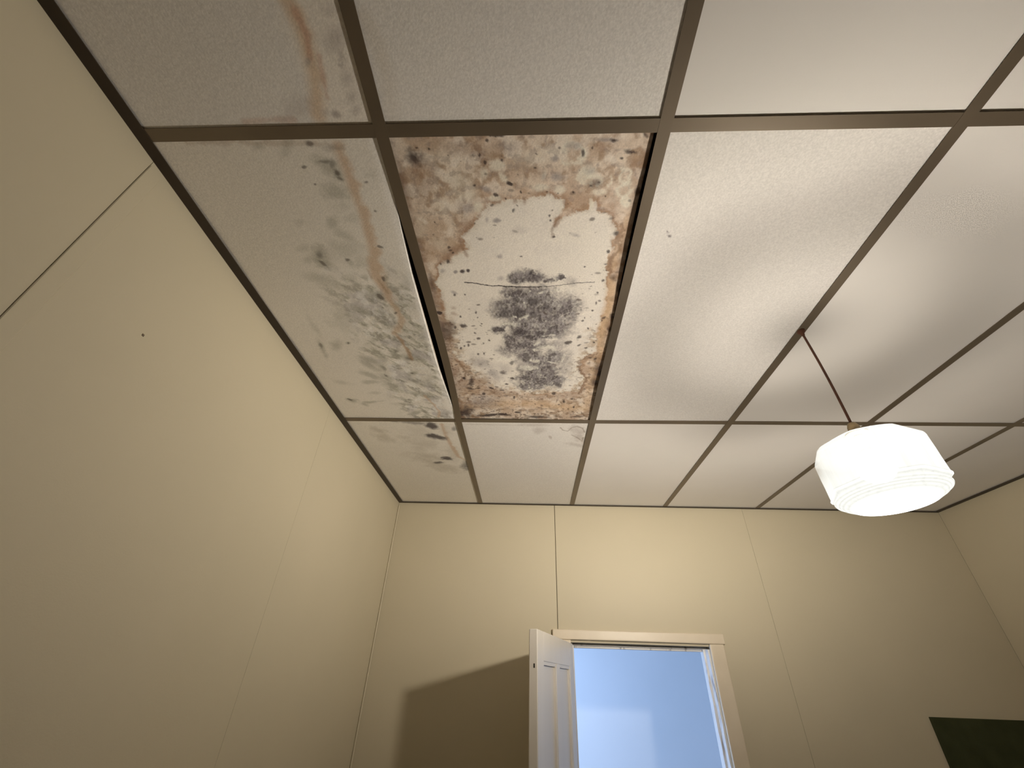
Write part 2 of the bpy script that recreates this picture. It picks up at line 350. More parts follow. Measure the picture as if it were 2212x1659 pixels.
# ------------------------------------------------------------------ ceiling tiles
STAINS = {
 "m_clean":[[-.2708,.8015],[-.2155,.7688],[-.1791,.7509],[-.191,.6987],[-.1558,.6745],[-.1351,.6433],[-.1129,.6246],[-.0877,.6029],[-.0444,.6035],[-.0013,.5951],[.0411,.5851],[.081,.598],[.0897,.6271],[.0611,.6571],[.0588,.6808],[.0718,.6651],[.0977,.6422],[.1434,.6278],[.1452,.6095],[.1518,.6096],[.1634,.628],[.1924,.6433],[.2143,.6746],[.2277,.703],[.2238,.7325],[.2181,.7768],[.2189,.8193],[.2222,.8342],[.223,.8713],[.2377,.9148],[.2347,1.0094],[.2288,1.1105],[.2342,1.1808],[.1879,1.2375],[.1913,1.3115],[.2148,1.3762],[.2054,1.4536],[.1211,1.4547],[.0322,1.4721],[-.058,1.4652],[-.147,1.4421],[-.1937,1.4112],[-.2263,1.3439],[-.2436,1.2737],[-.2827,1.2275],[-.2828,1.1468],[-.2774,1.0616],[-.2777,.994],[-.2782,.913],[-.2825,.8603]],
 "m_light":[[-.0821,.5125,.0186,.0003,-.001,.0158,.5,.9],[-.1117,.531,.011,.0002,-.0013,.0146,.5,.9],[-.068,.5414,.0063,-.0051,.0087,.0115,.5,.9],[.0299,.538,.0049,.0014,-.0029,.0126,.5,.9],[.0212,.5694,.0193,.0003,.0003,.011,.5,.9],[.0697,.5735,.0122,.0002,.0007,.011,.5,.9],[-.1716,.5531,.029,.0004,-.0032,.0238,.9,.6],[-.1629,.5876,.0265,.0004,-.0017,.0143,.8,.6],[-.136,.6169,.0108,.0001,-.0015,.0157,.5,.9],[.1327,.5348,.0186,.0003,.0019,.0162,.5,.9],[.164,.5834,.0226,.0003,.0012,.0091,.5,.9],[.2334,.6107,.0115,.0001,.0027,.0146,.5,.9],[.1495,.615,.006,.0001,.0018,.0147,.4,1],[-.0906,.5957,.0166,.0002,-.0005,.0072,.5,.9],[-.0109,.5044,.0428,.0007,-.0001,.0187,1,.35],[-.2195,.4949,.0278,.0005,-.0028,.0154,1,.3],[-.2952,.677,.0179,.0002,-.0089,.0419,1,.3],[-.2242,.6158,.0204,.0003,-.0031,.0187,1,.4],[.0461,.4813,.0269,.0005,.0005,.0119,1,.35],[-.2503,.7281,.0143,.0172,-.0119,.0134,.8,.4]],
 "m_ring":[[.093,.4895,.0264,.0004,.0019,.0227,.5,.9],[.1854,.555,.0088,.0033,-.0037,.0194,.5,.9],[.2163,.5441,.0149,.0002,.0045,.0248,.5,.9],[.2246,.5808,.0151,-.0103,.0113,.0158,.5,.9],[.235,.6107,.0111,.0001,.0025,.0131,.5,.9],[.1471,.5512,.0346,.0005,.0034,.0269,.5,.9],[.1092,.4868,.0105,.0002,.0013,.0135,.5,.9]],
 "m_brown":[[-.2597,.5552,.0217,.0044,-.0194,.0517,1,.5],[-.1612,.4749,.0492,.0113,-.0046,.013,.9,.55],[-.2699,.5127,.0126,.0002,-.0056,.0257,1,.8],[-.173,.6703,.0152,.0068,-.0102,.0229,.7,.7],[-.2128,.7506,.0326,-.0166,.0034,.014,.8,.8],[-.1892,.7419,.0065,-.0033,.0076,.0288,.6,.8],[-.2397,.7779,.0153,.0001,-.003,.0189,.8,.7],[.0172,.5298,.0405,.0006,.0003,.0162,1,.4],[.14,.5988,.0457,.0006,.0025,.0216,1,.35],[.2074,.6323,.0127,-.0024,.0146,.0456,1,.4],[.1615,.4775,.0269,.005,-.0004,.0115,1,.5],[-.0178,.6002,.006,.0001,-.0001,.0108,.6,.8],[-.0411,.6017,.0066,.0001,-.0002,.0079,.6,.7],[-.0842,.5994,.0106,.0001,-.0007,.0116,.7,.7],[.0853,.6124,.0069,-.002,.0068,.0214,.6,.7],[.0682,.6611,.0065,.0034,-.0077,.0215,.5,.8],[.2355,.5237,.0125,.0024,.0011,.038,1,.5],[.257,.6146,.0101,.0024,.0005,.0438,1,.7],[.2525,.7327,.0096,.0028,-.0012,.0519,.8,.7],[-.2536,.792,.0116,.0001,-.002,.012,.8,.5],[-.2917,1.3193,.0179,-.0002,-.0051,.0363,.8,.9],[-.2757,1.3929,.0269,.0181,-.015,.0442,.9,.75],[-.1862,1.3767,.0436,-.0005,-.003,.0344,1,.6],[-.2858,1.1408,.0155,-.0001,-.0055,.0362,.9,.6],[-.3081,1.0671,.0224,-.0,-.0087,.0505,1,.5],[-.2977,.9266,.0206,.0001,-.0059,.033,1,.6],[-.1662,1.4585,.0678,-.0009,-.0024,.033,1,.5],[.2037,1.3114,.0165,-.0001,.0022,.0212,.9,.5],[.1675,1.4785,.0385,-.0133,.0043,.0245,.9,.6],[.0782,1.4963,.0726,-.001,.0008,.0203,1,.4],[-.2534,.999,.0094,.0052,-.0027,.0066,.8,.5],[-.2498,.9742,.0092,.0,-.0011,.0078,.9,.5]],
 "m_spot":[[-.2702,.4925,.013,.0108,-.0108,.0114,.9,.95],[-.2609,.4717,.0033,.0001,-.0006,.0026,.5,.9],[-.2324,.4737,.0027,.0,-.0005,.0026,.5,.9],[-.0994,.4572,.0039,.0001,-.0003,.0031,.5,.9],[-.0781,.4477,.0176,.0003,-.0002,.0025,.5,.9],[-.1326,.4902,.0061,.0001,-.0004,.0036,.9,.6],[-.1189,.4905,.0031,.0001,-.0005,.0048,.5,.9],[-.0675,.5004,.0043,.0001,-.0002,.0037,.5,.9],[-.108,.5059,.0037,.0001,-.0004,.0046,.5,.9],[.0077,.5202,.004,.0001,.0,.0035,.5,.9],[-.0511,.5576,.0075,.003,-.0016,.0041,.4,1],[-.1385,.5603,.0045,.0001,-.0004,.0037,.5,.9],[-.0883,.5858,.0045,.0019,-.0015,.0036,.5,.9],[-.0258,.579,.0026,.0,-.0001,.0035,.5,.9],[.2044,.5033,.0039,.0001,.0005,.0027,.5,.9],[.2257,.4896,.0151,.0023,.0003,.0053,.6,1],[.1797,.4629,.0083,.0015,-.0001,.005,.6,1],[.226,.703,.0077,.0001,.0013,.0075,.7,.9],[.1026,.5825,.0029,.0,.0003,.0031,.5,.9],[.1817,.594,.0029,.0,.0005,.0032,.5,.9],[.1515,.5612,.0188,-.0033,.0033,.0113,.9,.75],[.1426,.566,.0064,.0001,.0006,.0047,.5,.9],[.1606,.558,.0051,.0001,.0005,.004,.5,.9],[.2577,.5864,.0064,.0001,.0025,.0119,.6,.9],[-.1477,.6646,.0046,.0001,-.0004,.0036,.5,.9],[-.0452,.6292,.0031,.0,-.0002,.0053,.5,.9],[.0468,.6454,.0034,.0,.0002,.0038,.5,.9],[.0491,.6589,.0031,.0,.0001,.0027,.5,.9],[.0602,.7096,.0039,.0,.0001,.0025,.5,.9],[-.0286,.7735,.0045,.0,-.0,.0032,.5,.9],[.1551,.8126,.0038,.0,.0004,.0039,.5,.9],[.2138,.7609,.0037,.0,.0007,.0045,.5,.9],[.2128,.8039,.0058,-.0013,.0007,.0024,.5,.9],[.2181,.8266,.0031,.0,.0004,.003,.5,.9],[-.1837,.8216,.0051,.0,-.0008,.0065,.5,.9],[-.2602,.7967,.0039,.0,-.0008,.0048,.5,.9],[-.2387,.7907,.0046,.0,-.0014,.0086,.5,.9],[-.228,.7393,.0037,.0,-.0007,.0044,.5,.9],[-.2019,.8255,.0059,.0,-.0008,.006,.5,.9],[.1154,.4884,.0036,.0001,.0008,.0078,.5,.9],[-.2526,.6594,.0021,.0,-.0004,.0024,.5,.9],[-.2195,.7573,.003,.0,-.0005,.0036,.5,.9],[.2471,.4535,.006,.0073,-.0031,.0019,.6,.9],[.1349,.477,.0027,.0,.0003,.0026,.5,.9],[-.0641,.5961,.003,.0,-.0001,.0032,.5,.9],[.0377,.5799,.0029,.0,.0001,.0031,.5,.9],[-.2996,.9964,.0091,.0024,-.0022,.0075,.4,1],[-.2305,1.0573,.0116,.0047,-.0031,.0099,.5,.95],[-.2569,1.0659,.0048,-.0,-.001,.0071,.5,.9],[-.2322,1.0142,.0036,.0,-.0007,.0051,.5,.9],[-.2382,.9186,.0034,.0,-.0007,.0046,.5,.9],[-.2057,.9168,.0031,.0,-.0005,.0041,.5,.9],[-.1779,.9941,.0043,.0,-.0006,.006,.5,.9],[-.1748,1.0168,.0029,.0,-.0004,.0041,.5,.9],[-.1648,1.0455,.0026,-.0,-.0003,.0037,.5,.9],[-.1916,1.0917,.0053,-.0,-.0007,.0067,.5,.9],[-.1832,1.1212,.0069,-.0,-.0006,.0058,.5,.9],[-.1664,1.1475,.0043,-.0,-.0006,.0066,.5,.9],[-.1457,1.1298,.0052,.003,-.0017,.0055,.5,.9],[-.2219,1.1585,.0039,-.0,-.0009,.0079,.5,.9],[-.2362,1.1634,.0035,-.0,-.0007,.0055,.5,.9],[-.2516,1.1756,.004,-.0,-.0008,.0062,.5,.9],[-.1916,1.2078,.004,-.0,-.0006,.0064,.5,.9],[-.1693,1.2045,.004,-.0,-.0007,.0082,.5,.9],[-.0435,1.4094,.0053,-.0001,-.0001,.0062,.5,.9],[-.2626,1.3589,.0067,.0032,-.0022,.0079,.5,1],[-.2369,1.381,.0096,-.0001,-.0047,.0424,.7,.85],[-.249,1.4291,.0185,.009,-.0025,.0092,.6,.85],[-.2846,1.6126,.0278,.0093,-.0104,.049,.8,.95],[-.3065,1.6318,.0148,-.0003,-.0056,.0436,.6,1],[-.1901,1.6478,.0593,-.0071,-.0005,.0106,.5,1],[-.1159,1.6407,.0314,.0059,-.001,.0095,.5,1],[-.0544,1.6206,.0126,-.0002,-.0002,.0075,.5,.9],[.0356,1.657,.0489,-.0009,.0002,.0107,.6,.9],[.2103,1.6479,.0307,-.006,.0011,.0076,.7,.8],[-.068,1.5001,.0046,-.0001,-.0004,.0127,.5,.9],[.0972,1.4672,.0081,-.0001,.0005,.0098,.5,.9],[.1441,1.531,.006,-.0001,.0008,.0113,.5,.9],[.2186,.8269,.0028,.0,.0005,.0036,.5,.9],[.1703,1.0297,.0053,.0,.0006,.0062,.5,.9],[.176,1.017,.0028,.0,.0004,.0041,.5,.9],[.1948,1.0124,.0025,.0,.0004,.0035,.5,.9],[.2376,1.0175,.0069,-.0051,.0022,.0046,.5,.9],[.2334,1.0297,.0032,.0,.0007,.0046,.5,.9],[.1675,1.1106,.0099,-.0058,.0025,.0075,.5,.9],[.1325,1.1394,.0117,-.005,.002,.0079,.5,.9],[.1699,1.1546,.0068,-.0041,.0017,.005,.5,.9],[.1964,1.17,.0071,-.001,.0008,.0048,.5,.9],[.2213,1.1391,.0045,-.0,.0006,.0047,.5,.9],[.2389,1.232,.0079,-.0,.0012,.0097,.5,.9],[.2048,.9536,.003,.0,.0011,.0085,.5,.9],[.2041,.9102,.004,.0,.0005,.004,.5,.9],[.2643,1.0195,.007,.0,.0033,.0205,.7,.9],[.2629,1.0675,.0079,-.0,.0027,.0173,.6,.95],[.2614,1.3109,.0173,-.0002,.0072,.0536,.8,.9],[.2557,1.3795,.0145,-.0002,.0044,.0341,.8,.9],[.2652,.8929,.0065,.0,.0054,.031,.8,.85],[.2443,.8547,.0108,.0001,.002,.0125,.9,.8],[-.2985,.8752,.0116,-.0037,.0006,.0298,.9,.8],[-.2989,.8774,.0055,-.0018,.0002,.0127,.8,.9],[-.2883,1.0836,.0245,.0143,-.0174,.0428,.95,.7],[-.3005,1.1118,.0115,-.0,-.0048,.0291,.9,.6],[.2139,.8637,.0054,.0,.0007,.005,.5,.9],[.1967,.9847,.0028,.0,.0005,.0039,.5,.9],[.1922,1.0665,.0033,-.0,.0006,.0048,.5,.9],[.1892,1.5724,.0047,-.0001,.0008,.009,.5,.9],[.1744,1.5075,.0064,-.0001,.0006,.0068,.5,.9],[-.1944,1.4711,.0064,-.0001,-.0006,.0074,.5,.9],[-.2129,1.4271,.0098,-.0001,-.0006,.0063,.5,.9],[-.1593,1.4264,.0096,.0064,-.0017,.006,.5,.9],[-.1201,1.4418,.0099,-.0001,-.0003,.0064,.5,.9],[-.0959,1.3985,.007,-.0001,-.0003,.0061,.5,.9],[-.0726,1.357,.0075,.0022,-.0009,.0065,.5,.9],[-.1053,1.3212,.014,.0041,-.0015,.0099,.8,.8]],
 "m_grey":[[-.1149,.5692,.014,.0064,-.003,.0063,.8,.7],[.0536,.4999,.0079,.0001,.0003,.0067,.7,.75],[.0631,.5434,.0173,.0003,.0005,.0092,.9,.7],[-.1671,.6221,.0177,.0002,-.0023,.0189,.9,.65],[-.0911,.6573,.009,.0001,-.0004,.0063,.7,.8],[-.1153,.6551,.0042,.0,-.0007,.0086,.7,.5],[.1186,.7052,.0121,.0026,-.0003,.0058,.9,.5],[-.0889,.7735,.0083,.0001,-.0004,.0065,.7,.6],[.096,.472,.0177,.0003,.0007,.0075,.9,.5],[.03,.5413,.0076,.0001,.0003,.0111,.9,.4],[.1383,.5301,.0124,.0002,.001,.0083,.9,.45],[.159,.4603,.0233,.0004,.0006,.004,.9,.7],[-.0527,.4738,.0239,.0004,-.0005,.0118,1,.3],[.1768,.6282,.0133,.0002,.0006,.0045,.9,.35],[-.0327,.688,.0212,.0002,-.0002,.0124,1,.2],[-.2368,.9086,.0101,.0053,-.0021,.0051,.9,.6],[-.0889,.8529,.0084,.0,-.0004,.0075,.9,.5],[-.1992,.8255,.0064,.0,-.001,.0081,.5,.9],[-.1844,.8228,.0051,.0,-.0008,.0065,.5,.9],[-.2219,.8274,.0058,.0,-.001,.0073,.5,.9],[-.2598,.8231,.0071,.0,-.0014,.0081,.9,.6],[-.1802,1.2597,.0352,.0284,-.0116,.0309,1,.6],[-.1398,1.3322,.0271,.0171,-.0087,.0309,1,.65],[-.2083,1.2533,.0219,.0136,-.0083,.0254,1,.45],[-.2101,1.5435,.0706,-.0011,-.0049,.054,1,.6],[-.0246,1.252,.0243,-.0002,-.0002,.02,1,.5],[-.0956,1.2931,.0325,.0094,-.0042,.0276,1,.4]],
 "m_mould":[[-.005,.8471,.048,.0003,.0,.026,.5,.9],[-.0372,.8553,.0274,.0001,-.0005,.0233,.5,.9],[.0596,.86,.0241,.0001,.0007,.0161,.5,.9],[.0849,.853,.0134,.0001,.0007,.0117,.5,.9],[.1183,.8708,.0194,.0001,.0017,.0215,.9,.4],[-.0452,.9183,.0504,.0002,-.0008,.0347,.5,.9],[-.064,.977,.0645,.0001,-.0016,.0476,.5,.9],[.0155,.9368,.0879,.0003,.0008,.0575,.5,.9],[.0856,.9796,.0726,.0001,.004,.071,.6,.85],[.1328,.9653,.0308,.0001,.0035,.0416,.9,.6],[.0061,1.0246,.0927,.0,.0005,.064,.5,.9],[.079,1.0559,.0597,-.0,.003,.0606,.7,.9],[-.0268,1.0804,.0517,-.0001,-.0004,.0393,.5,.9],[-.108,1.0734,.0259,-.0,-.0014,.0249,.5,.9],[.0179,1.0997,.0707,-.0002,.0005,.0343,.5,.9],[-.0649,1.114,.034,-.0001,-.0008,.0261,.5,.9],[.1097,1.1395,.0265,-.0001,.0027,.0418,1,.45],[-.0509,1.1608,.0464,-.0002,-.0012,.0525,.7,.85],[-.0044,1.2067,.0593,-.0003,.0001,.0618,.7,.8],[.0873,1.2221,.0555,-.0003,.0024,.0491,.7,.8],[-.091,1.1915,.028,.0211,-.0074,.0217,.8,.7],[.0418,1.3128,.0832,-.0007,.0014,.0578,.5,.9],[.0216,1.3634,.0833,-.0009,.001,.0687,.5,.9],[.0861,1.3701,.0556,-.0006,.0024,.0533,.5,.9],[-.0216,1.4092,.0285,-.0003,-.0002,.0353,.5,.9],[.1304,1.2709,.0284,-.0002,.0059,.084,1,.5],[-.0006,1.1546,.0807,-.0003,.0001,.0377,.7,.9],[.0441,1.245,.0804,-.0005,.0012,.0442,.7,.9],[.0879,1.1573,.0307,-.0001,.0016,.0303,.9,.6]],
 "m_core":[[-.0421,.9343,.0136,.0,-.0003,.0121,.5,.9],[.014,.9461,.0256,.0001,.0002,.017,.5,.9],[.0402,.9709,.0197,-.0101,.004,.0137,.5,.9],[-.0364,.9942,.0194,.0,-.0003,.0191,.5,.9],[-.0893,.9942,.0194,.0,-.001,.0212,.5,.9],[-.0309,.8637,.0071,.0,-.0001,.0093,.5,.9],[.0014,.8308,.0108,.0001,.0001,.0098,.5,.9],[.088,.8518,.0083,.0,.0006,.0092,.5,.9],[-.0452,1.0777,.0273,.0071,-.0028,.0196,.5,.9],[.0362,1.0874,.0225,-.0091,.0024,.0118,.5,.9],[-.0684,1.1067,.0155,.0041,-.0011,.0073,.5,.9],[-.0008,1.1122,.0233,-.0001,.0001,.0143,.5,.9],[-.0084,1.3505,.0179,-.0002,-.0,.0147,.5,.9],[.1144,1.4015,.013,-.0001,.0007,.0115,.5,.9],[.0059,.9968,.012,.0,.0001,.011,.5,.9],[.0307,1.0068,.0071,.0,.0002,.0101,.5,.9],[-.108,1.0734,.0185,-.0,-.0009,.0165,.5,.9],[-.0511,1.1711,.0118,-.0067,.0016,.0074,.5,.9],[-.0814,1.149,.0077,-.0,-.0006,.0156,.5,.9],[.0518,1.1109,.0149,.0039,-.0006,.0073,.5,.9],[.1545,.9773,.0048,.0,.0005,.0053,.5,.9],[.1463,.9629,.0137,.0,.0014,.0154,.9,.6],[-.0123,1.2195,.008,-.0,-.0,.0194,.5,.9],[.0115,1.2066,.0055,-.0,.0002,.0152,.5,.9],[-.0286,1.2455,.0105,-.0001,-.0001,.0092,.5,.9],[.0865,1.2062,.0071,-.0,.0006,.0114,.5,.9],[.068,1.2383,.0088,-.0001,.0003,.0078,.5,.9],[-.0377,1.3135,.0101,-.0001,-.0004,.0286,.8,.7],[.0479,1.3855,.0259,-.0003,.0006,.0229,.8,.6],[-.0654,1.2589,.0106,-.0001,-.0003,.0094,.5,.9],[.0597,.8621,.0129,.0001,.0005,.0106,.8,.5],[.0832,1.0666,.0328,-.0,.0017,.0329,1,.35]],
 "m_fleck":[[.0747,1.1205,.0133,-.0029,.0014,.0103,.5,.9],[.0615,1.1706,.033,.0026,.0,.0109,.5,.9],[.0185,1.141,.0146,-.0061,.0019,.0102,.5,.9],[-.0261,1.0154,.0136,-.0111,.0021,.0053,.5,.9],[.0268,.9096,.014,.0001,.0001,.0058,.5,.9],[-.0049,.9095,.0043,.0,.0,.009,.5,.9],[-.0771,1.0412,.0272,-.0,-.0003,.0069,.5,.9],[-.0253,.9469,.0055,.0,-.0001,.0047,.5,.9],[-.0001,1.2854,.0389,-.0059,.0009,.0165,.5,.9],[-.0929,1.2341,.0383,-.0002,-.0005,.0118,.5,.9],[.0158,1.2399,.0249,-.0002,.0001,.0072,.5,.9],[.0422,1.3305,.0084,-.0001,.0003,.0115,.5,.9],[.0879,.9031,.0198,.0001,.0004,.0062,.5,.9],[.1084,.9121,.01,.0,.0004,.0054,.5,.9],[.0807,1.2513,.024,.0101,-.0007,.0057,.5,.9],[.1236,1.2315,.0051,.0045,-.0065,.0226,.5,.9],[-.0545,1.0118,.0053,.0066,-.0019,.0031,.5,.9],[.0626,1.0996,.0253,-.0068,.0009,.0055,.5,.9],[.0229,1.1817,.0117,-.0001,.0001,.008,.5,.9]],
 "m_tide":[[.006,.85,[[-.3148,1.2245],[-.2837,1.234],[-.2686,1.2739],[-.2529,1.3154],[-.2595,1.3515],[-.283,1.3815]]],[.005,.8,[[.1653,1.252],[.1953,1.2323],[.2254,1.2194],[.2347,1.1992]]],[.006,.8,[[.1807,1.2454],[.1954,1.3115],[.2182,1.3687],[.2135,1.4376],[.2066,1.4657]]],[.004,.5,[[-.1913,1.4347],[-.135,1.4662],[-.0674,1.4776],[.0235,1.4971],[.096,1.4877],[.135,1.4626]]],[.004,.5,[[.0445,1.2582],[.0689,1.2613],[.1019,1.2711]]],[.005,.6,[[-.1295,.4609],[-.1189,.4905],[-.1067,.509]]],[.004,.5,[[-.0675,.5317],[-.0391,.5274]]],[.005,.6,[[.0621,.6769],[.0602,.7096]]],[.006,.75,[[.235,.6748],[.238,.7114],[.2383,.7544],[.2273,.8002],[.2304,.844]]]],
 "m_orange":[[.028,.9,[[.24,.8672],[.2493,.9467],[.247,1.0094],[.2442,1.0882],[.2518,1.1686],[.2548,1.2179]]],[.05,.75,[[-.271,1.5802],[-.1306,1.551],[.0102,1.5488],[.1517,1.5731],[.2416,1.5805]]],[.03,.5,[[.2386,1.5539],[.2449,1.4138],[.2515,1.2371]]],[.018,.55,[[.2511,.6516],[.2451,.7115],[.2427,.7589],[.2342,.8194]]]],
 "m_crack":[[.0034,1,[[-.2012,.8671],[-.1752,.8702],[-.1591,.8737],[-.1364,.879],[-.1169,.883],[-.097,.8818],[-.0773,.8845],[-.051,.8854],[-.0247,.8873],[.0017,.8866],[.0312,.8858]]],[.0022,.9,[[.0312,.8858],[.0639,.8834],[.0962,.8784],[.1282,.8725],[.157,.8701],[.189,.8694]]]],
 "l_streak":[[.028,.75,[[-.4363,.4665],[-.432,.4949],[-.434,.543],[-.4339,.5884],[-.4293,.6337],[-.4346,.6822],[-.438,.7385],[-.4454,.7996],[-.454,.8417]]],[.026,.75,[[-.4508,.7727],[-.459,.8097],[-.4633,.8446],[-.4477,.8896],[-.4466,.9328]]],[.022,.65,[[-.4466,.9328],[-.4328,.9691],[-.4288,1.007],[-.4387,1.0467],[-.4707,1.0883]]],[.014,.65,[[-.4707,1.0883],[-.4548,1.1262],[-.4471,1.1717],[-.4438,1.2317]]],[.012,.6,[[-.4462,1.484],[-.4215,1.5405],[-.4041,1.6089],[-.4167,1.6542]]]],
 "l_edge":[[.004,.6,[[-.4582,.8486],[-.4448,.9024]]],[.006,.7,[[-.4654,1.1098],[-.4481,1.1601],[-.4443,1.2256]]],[.003,.5,[[-.4804,.8095],[-.4771,.8485]]],[.006,.5,[[-.7804,.4502],[-.6857,.4485],[-.616,.4538],[-.5438,.4543],[-.4587,.4574]]]],
 "l_grey":[[-.4779,.5058,.0243,.0184,-.0126,.0127,.8,.75],[-.46,.5302,.0081,.0133,-.0113,.0081,.6,.9],[-.4785,.5712,.0318,.0067,-.0107,.0195,.8,.7],[-.4581,.5848,.0127,.0002,-.0029,.008,.7,.5],[-.528,.6583,.0115,.004,-.0139,.022,.9,.6],[-.4794,.6084,.0226,.0003,-.0064,.0175,1,.4],[-.5049,.6971,.0306,.0154,-.0102,.015,.9,.55],[-.5996,.7585,.0124,.0213,-.0263,.0234,.7,.75],[-.592,.785,.0102,.0176,-.0113,.0103,.7,.7],[-.5196,.7378,.0426,.0004,-.0124,.0343,1,.5],[-.6409,.7367,.0215,.0002,-.0057,.0127,.9,.4],[-.6399,.7757,.0147,.0001,-.0058,.0134,.8,.5],[-.6107,.6536,.0135,.0002,-.0051,.0113,.9,.4],[-.4646,.6406,.0198,.0002,-.0051,.0147,1,.35],[-.3804,.5284,.0181,.0003,-.0038,.0123,1,.3],[-.4912,.7813,.0292,.0002,-.009,.0271,1,.4],[-.5518,.459,.0091,.0039,-.0202,.0233,.9,.5],[-.6189,.4593,.0145,.0002,-.0044,.0083,.8,.6],[-.608,.7825,.0278,.0207,-.0091,.0114,.7,.8],[-.5234,.7831,.0119,.0112,-.0069,.0083,.8,.7],[-.641,.8396,.0368,.0092,-.0088,.0158,.9,.55],[-.6094,.864,.027,.0212,-.0084,.0112,.9,.5],[-.5368,.8482,.0092,.0156,-.0124,.0123,.9,.45],[-.4981,.9065,.0196,.0001,-.0067,.0218,.8,.6],[-.4745,.9152,.0158,.0202,-.0094,.0114,.7,.85],[-.5506,.9877,.0274,.0224,-.008,.0121,.8,.7],[-.6074,1.002,.0134,.0083,-.0068,.011,.8,.5],[-.4903,.9925,.0135,-.0134,.0059,.0136,.9,.5],[-.7037,1.1553,.019,-.0001,-.0111,.0293,.9,.7],[-.7628,1.1789,.0108,-.006,-.005,.0495,.8,.65],[-.654,1.1437,.0091,-.0,-.0032,.0091,.7,.7],[-.743,1.0675,.0101,-.0072,.0032,.0485,1,.35],[-.4839,1.0569,.0173,.0106,-.0103,.0195,.9,.55],[-.6483,1.0468,.0329,.0212,-.0152,.0243,1,.3],[-.4988,1.1955,.0204,-.0149,.0023,.0209,.9,.65],[-.564,1.2079,.0224,.0478,-.0133,.016,.9,.5],[-.6086,1.239,.0383,.0233,-.0068,.0133,.7,.8],[-.6126,1.2774,.0347,.0403,-.0089,.014,.8,.7],[-.5742,1.2836,.0133,.0298,-.0164,.0204,.9,.6],[-.4701,1.2196,.0358,.0105,-.0052,.0146,.8,.6],[-.4625,1.3228,.0197,-.0056,-.0016,.0135,.7,.85],[-.6313,1.338,.0321,.0236,-.0083,.0158,.8,.75],[-.5687,1.3514,.0164,.0284,-.0137,.0198,.8,.75],[-.6455,1.3842,.0383,-.0004,-.0041,.0132,.8,.65],[-.7666,1.3891,.034,.0111,-.0061,.0131,.9,.4],[-.5542,1.4237,.0377,.0383,-.0131,.0249,.9,.6],[-.4416,1.3784,.0507,.0158,-.009,.0288,1,.4],[-.4772,1.4648,.0558,.0046,-.0031,.0126,.8,.7],[-.6523,1.4632,.0265,-.0003,-.0033,.011,.8,.5],[-.7699,1.5226,.0233,.01,-.0076,.0164,.6,.85],[-.6925,1.5364,.0524,-.0087,-.0026,.0101,.7,.75],[-.726,1.5554,.0137,.0114,-.0058,.0113,.7,.7],[-.5507,1.5509,.0502,-.0008,-.0025,.0102,.9,.4],[-.5115,1.6215,.0248,-.0082,-.0018,.0142,.6,.85],[-.4708,1.6056,.0192,-.0034,-.0014,.0089,.7,.7],[-.4352,.8448,.0052,.0048,-.0076,.0103,.6,.85],[-.3766,1.1042,.0218,-.0,-.0068,.033,1,.5],[-.3623,1.0697,.0142,-.0,-.0017,.0084,.8,.5],[-.3782,.9509,.0326,.013,-.0094,.0221,1,.4],[-.3996,1.378,.0202,-.023,.01,.0333,.9,.45],[-.3644,.8491,.0125,.0001,-.0076,.0325,1,.35],[-.4999,.7944,.0121,.0001,-.0037,.0112,.9,.5],[-.5794,.9236,.0079,.0,-.0025,.0071,.8,.5],[-.6405,1.0069,.0209,.0,-.0111,.0298,1,.35],[-.5474,1.1265,.0127,.0057,-.0031,.0065,.8,.6],[-.5757,1.0216,.011,.0068,-.0044,.0075,.9,.4]],
 "l_dark":[[-.4623,.5241,.0066,.0064,-.0064,.0059,.6,1],[-.4803,.497,.0177,.0003,-.0014,.0035,.8,.7],[-.4598,.5379,.0089,.004,-.0038,.0052,.6,.8],[-.5004,.4572,.008,.0045,-.005,.0054,.6,.95],[-.4449,.4664,.0244,.0039,-.004,.0076,.9,.5],[-.4648,.5031,.0059,.0001,-.0034,.0088,.8,.6],[-.5996,.7585,.0056,.0096,-.0097,.0086,.7,.7],[-.5365,.5094,.0066,.0001,-.0018,.0042,.5,.9],[-.3983,.5467,.0055,.0001,-.0011,.0035,.5,.9],[-.3999,.6234,.0045,.0001,-.0012,.0039,.5,.9],[-.4179,.7304,.0093,.0033,-.0021,.004,.5,.9],[-.5269,.5511,.0025,.0,-.0011,.0025,.5,.9],[-.5262,.7766,.0073,.0001,-.0022,.0062,.5,.9],[-.4414,.8447,.0013,.0076,-.0046,.0028,.5,.9],[-.4417,.9902,.0055,.0,-.0015,.0057,.5,.9],[-.6019,.7899,.0099,.013,-.0042,.0042,.5,.9],[-.4622,1.3214,.0082,-.0001,-.0015,.0068,.5,.9],[-.777,1.5169,.011,.0062,-.0036,.0072,.5,.9],[-.4725,.9195,.0091,.0136,-.0048,.0055,.5,.9],[-.6544,1.1449,.0034,-.0,-.0018,.0051,.5,.9],[-.4934,1.1895,.0062,.004,-.0067,.0135,.8,.7],[-.7614,1.1613,.0045,-.0025,-.0016,.0159,.8,.7],[-.5661,1.2836,.0065,.0144,-.0065,.0081,.9,.6],[-.4529,1.2287,.0123,.0057,-.0024,.006,.8,.6],[-.5699,1.3409,.0089,.0087,-.0042,.0076,.5,.9]],
 "n_streak":[[.03,.7,[[-.4348,.2109],[-.4308,.2317],[-.4281,.2646],[-.4299,.2938],[-.4345,.3312],[-.4445,.3644],[-.4593,.3998]]]],
 "n_streak2":[[.012,.6,[[-.4284,.2265],[-.4209,.2648],[-.4312,.2968]]],[.008,.4,[[-.4115,.2942],[-.4186,.3347],[-.4229,.3648]]],[.012,.35,[[-.6251,.4078],[-.5569,.4054],[-.5116,.4062]]]],
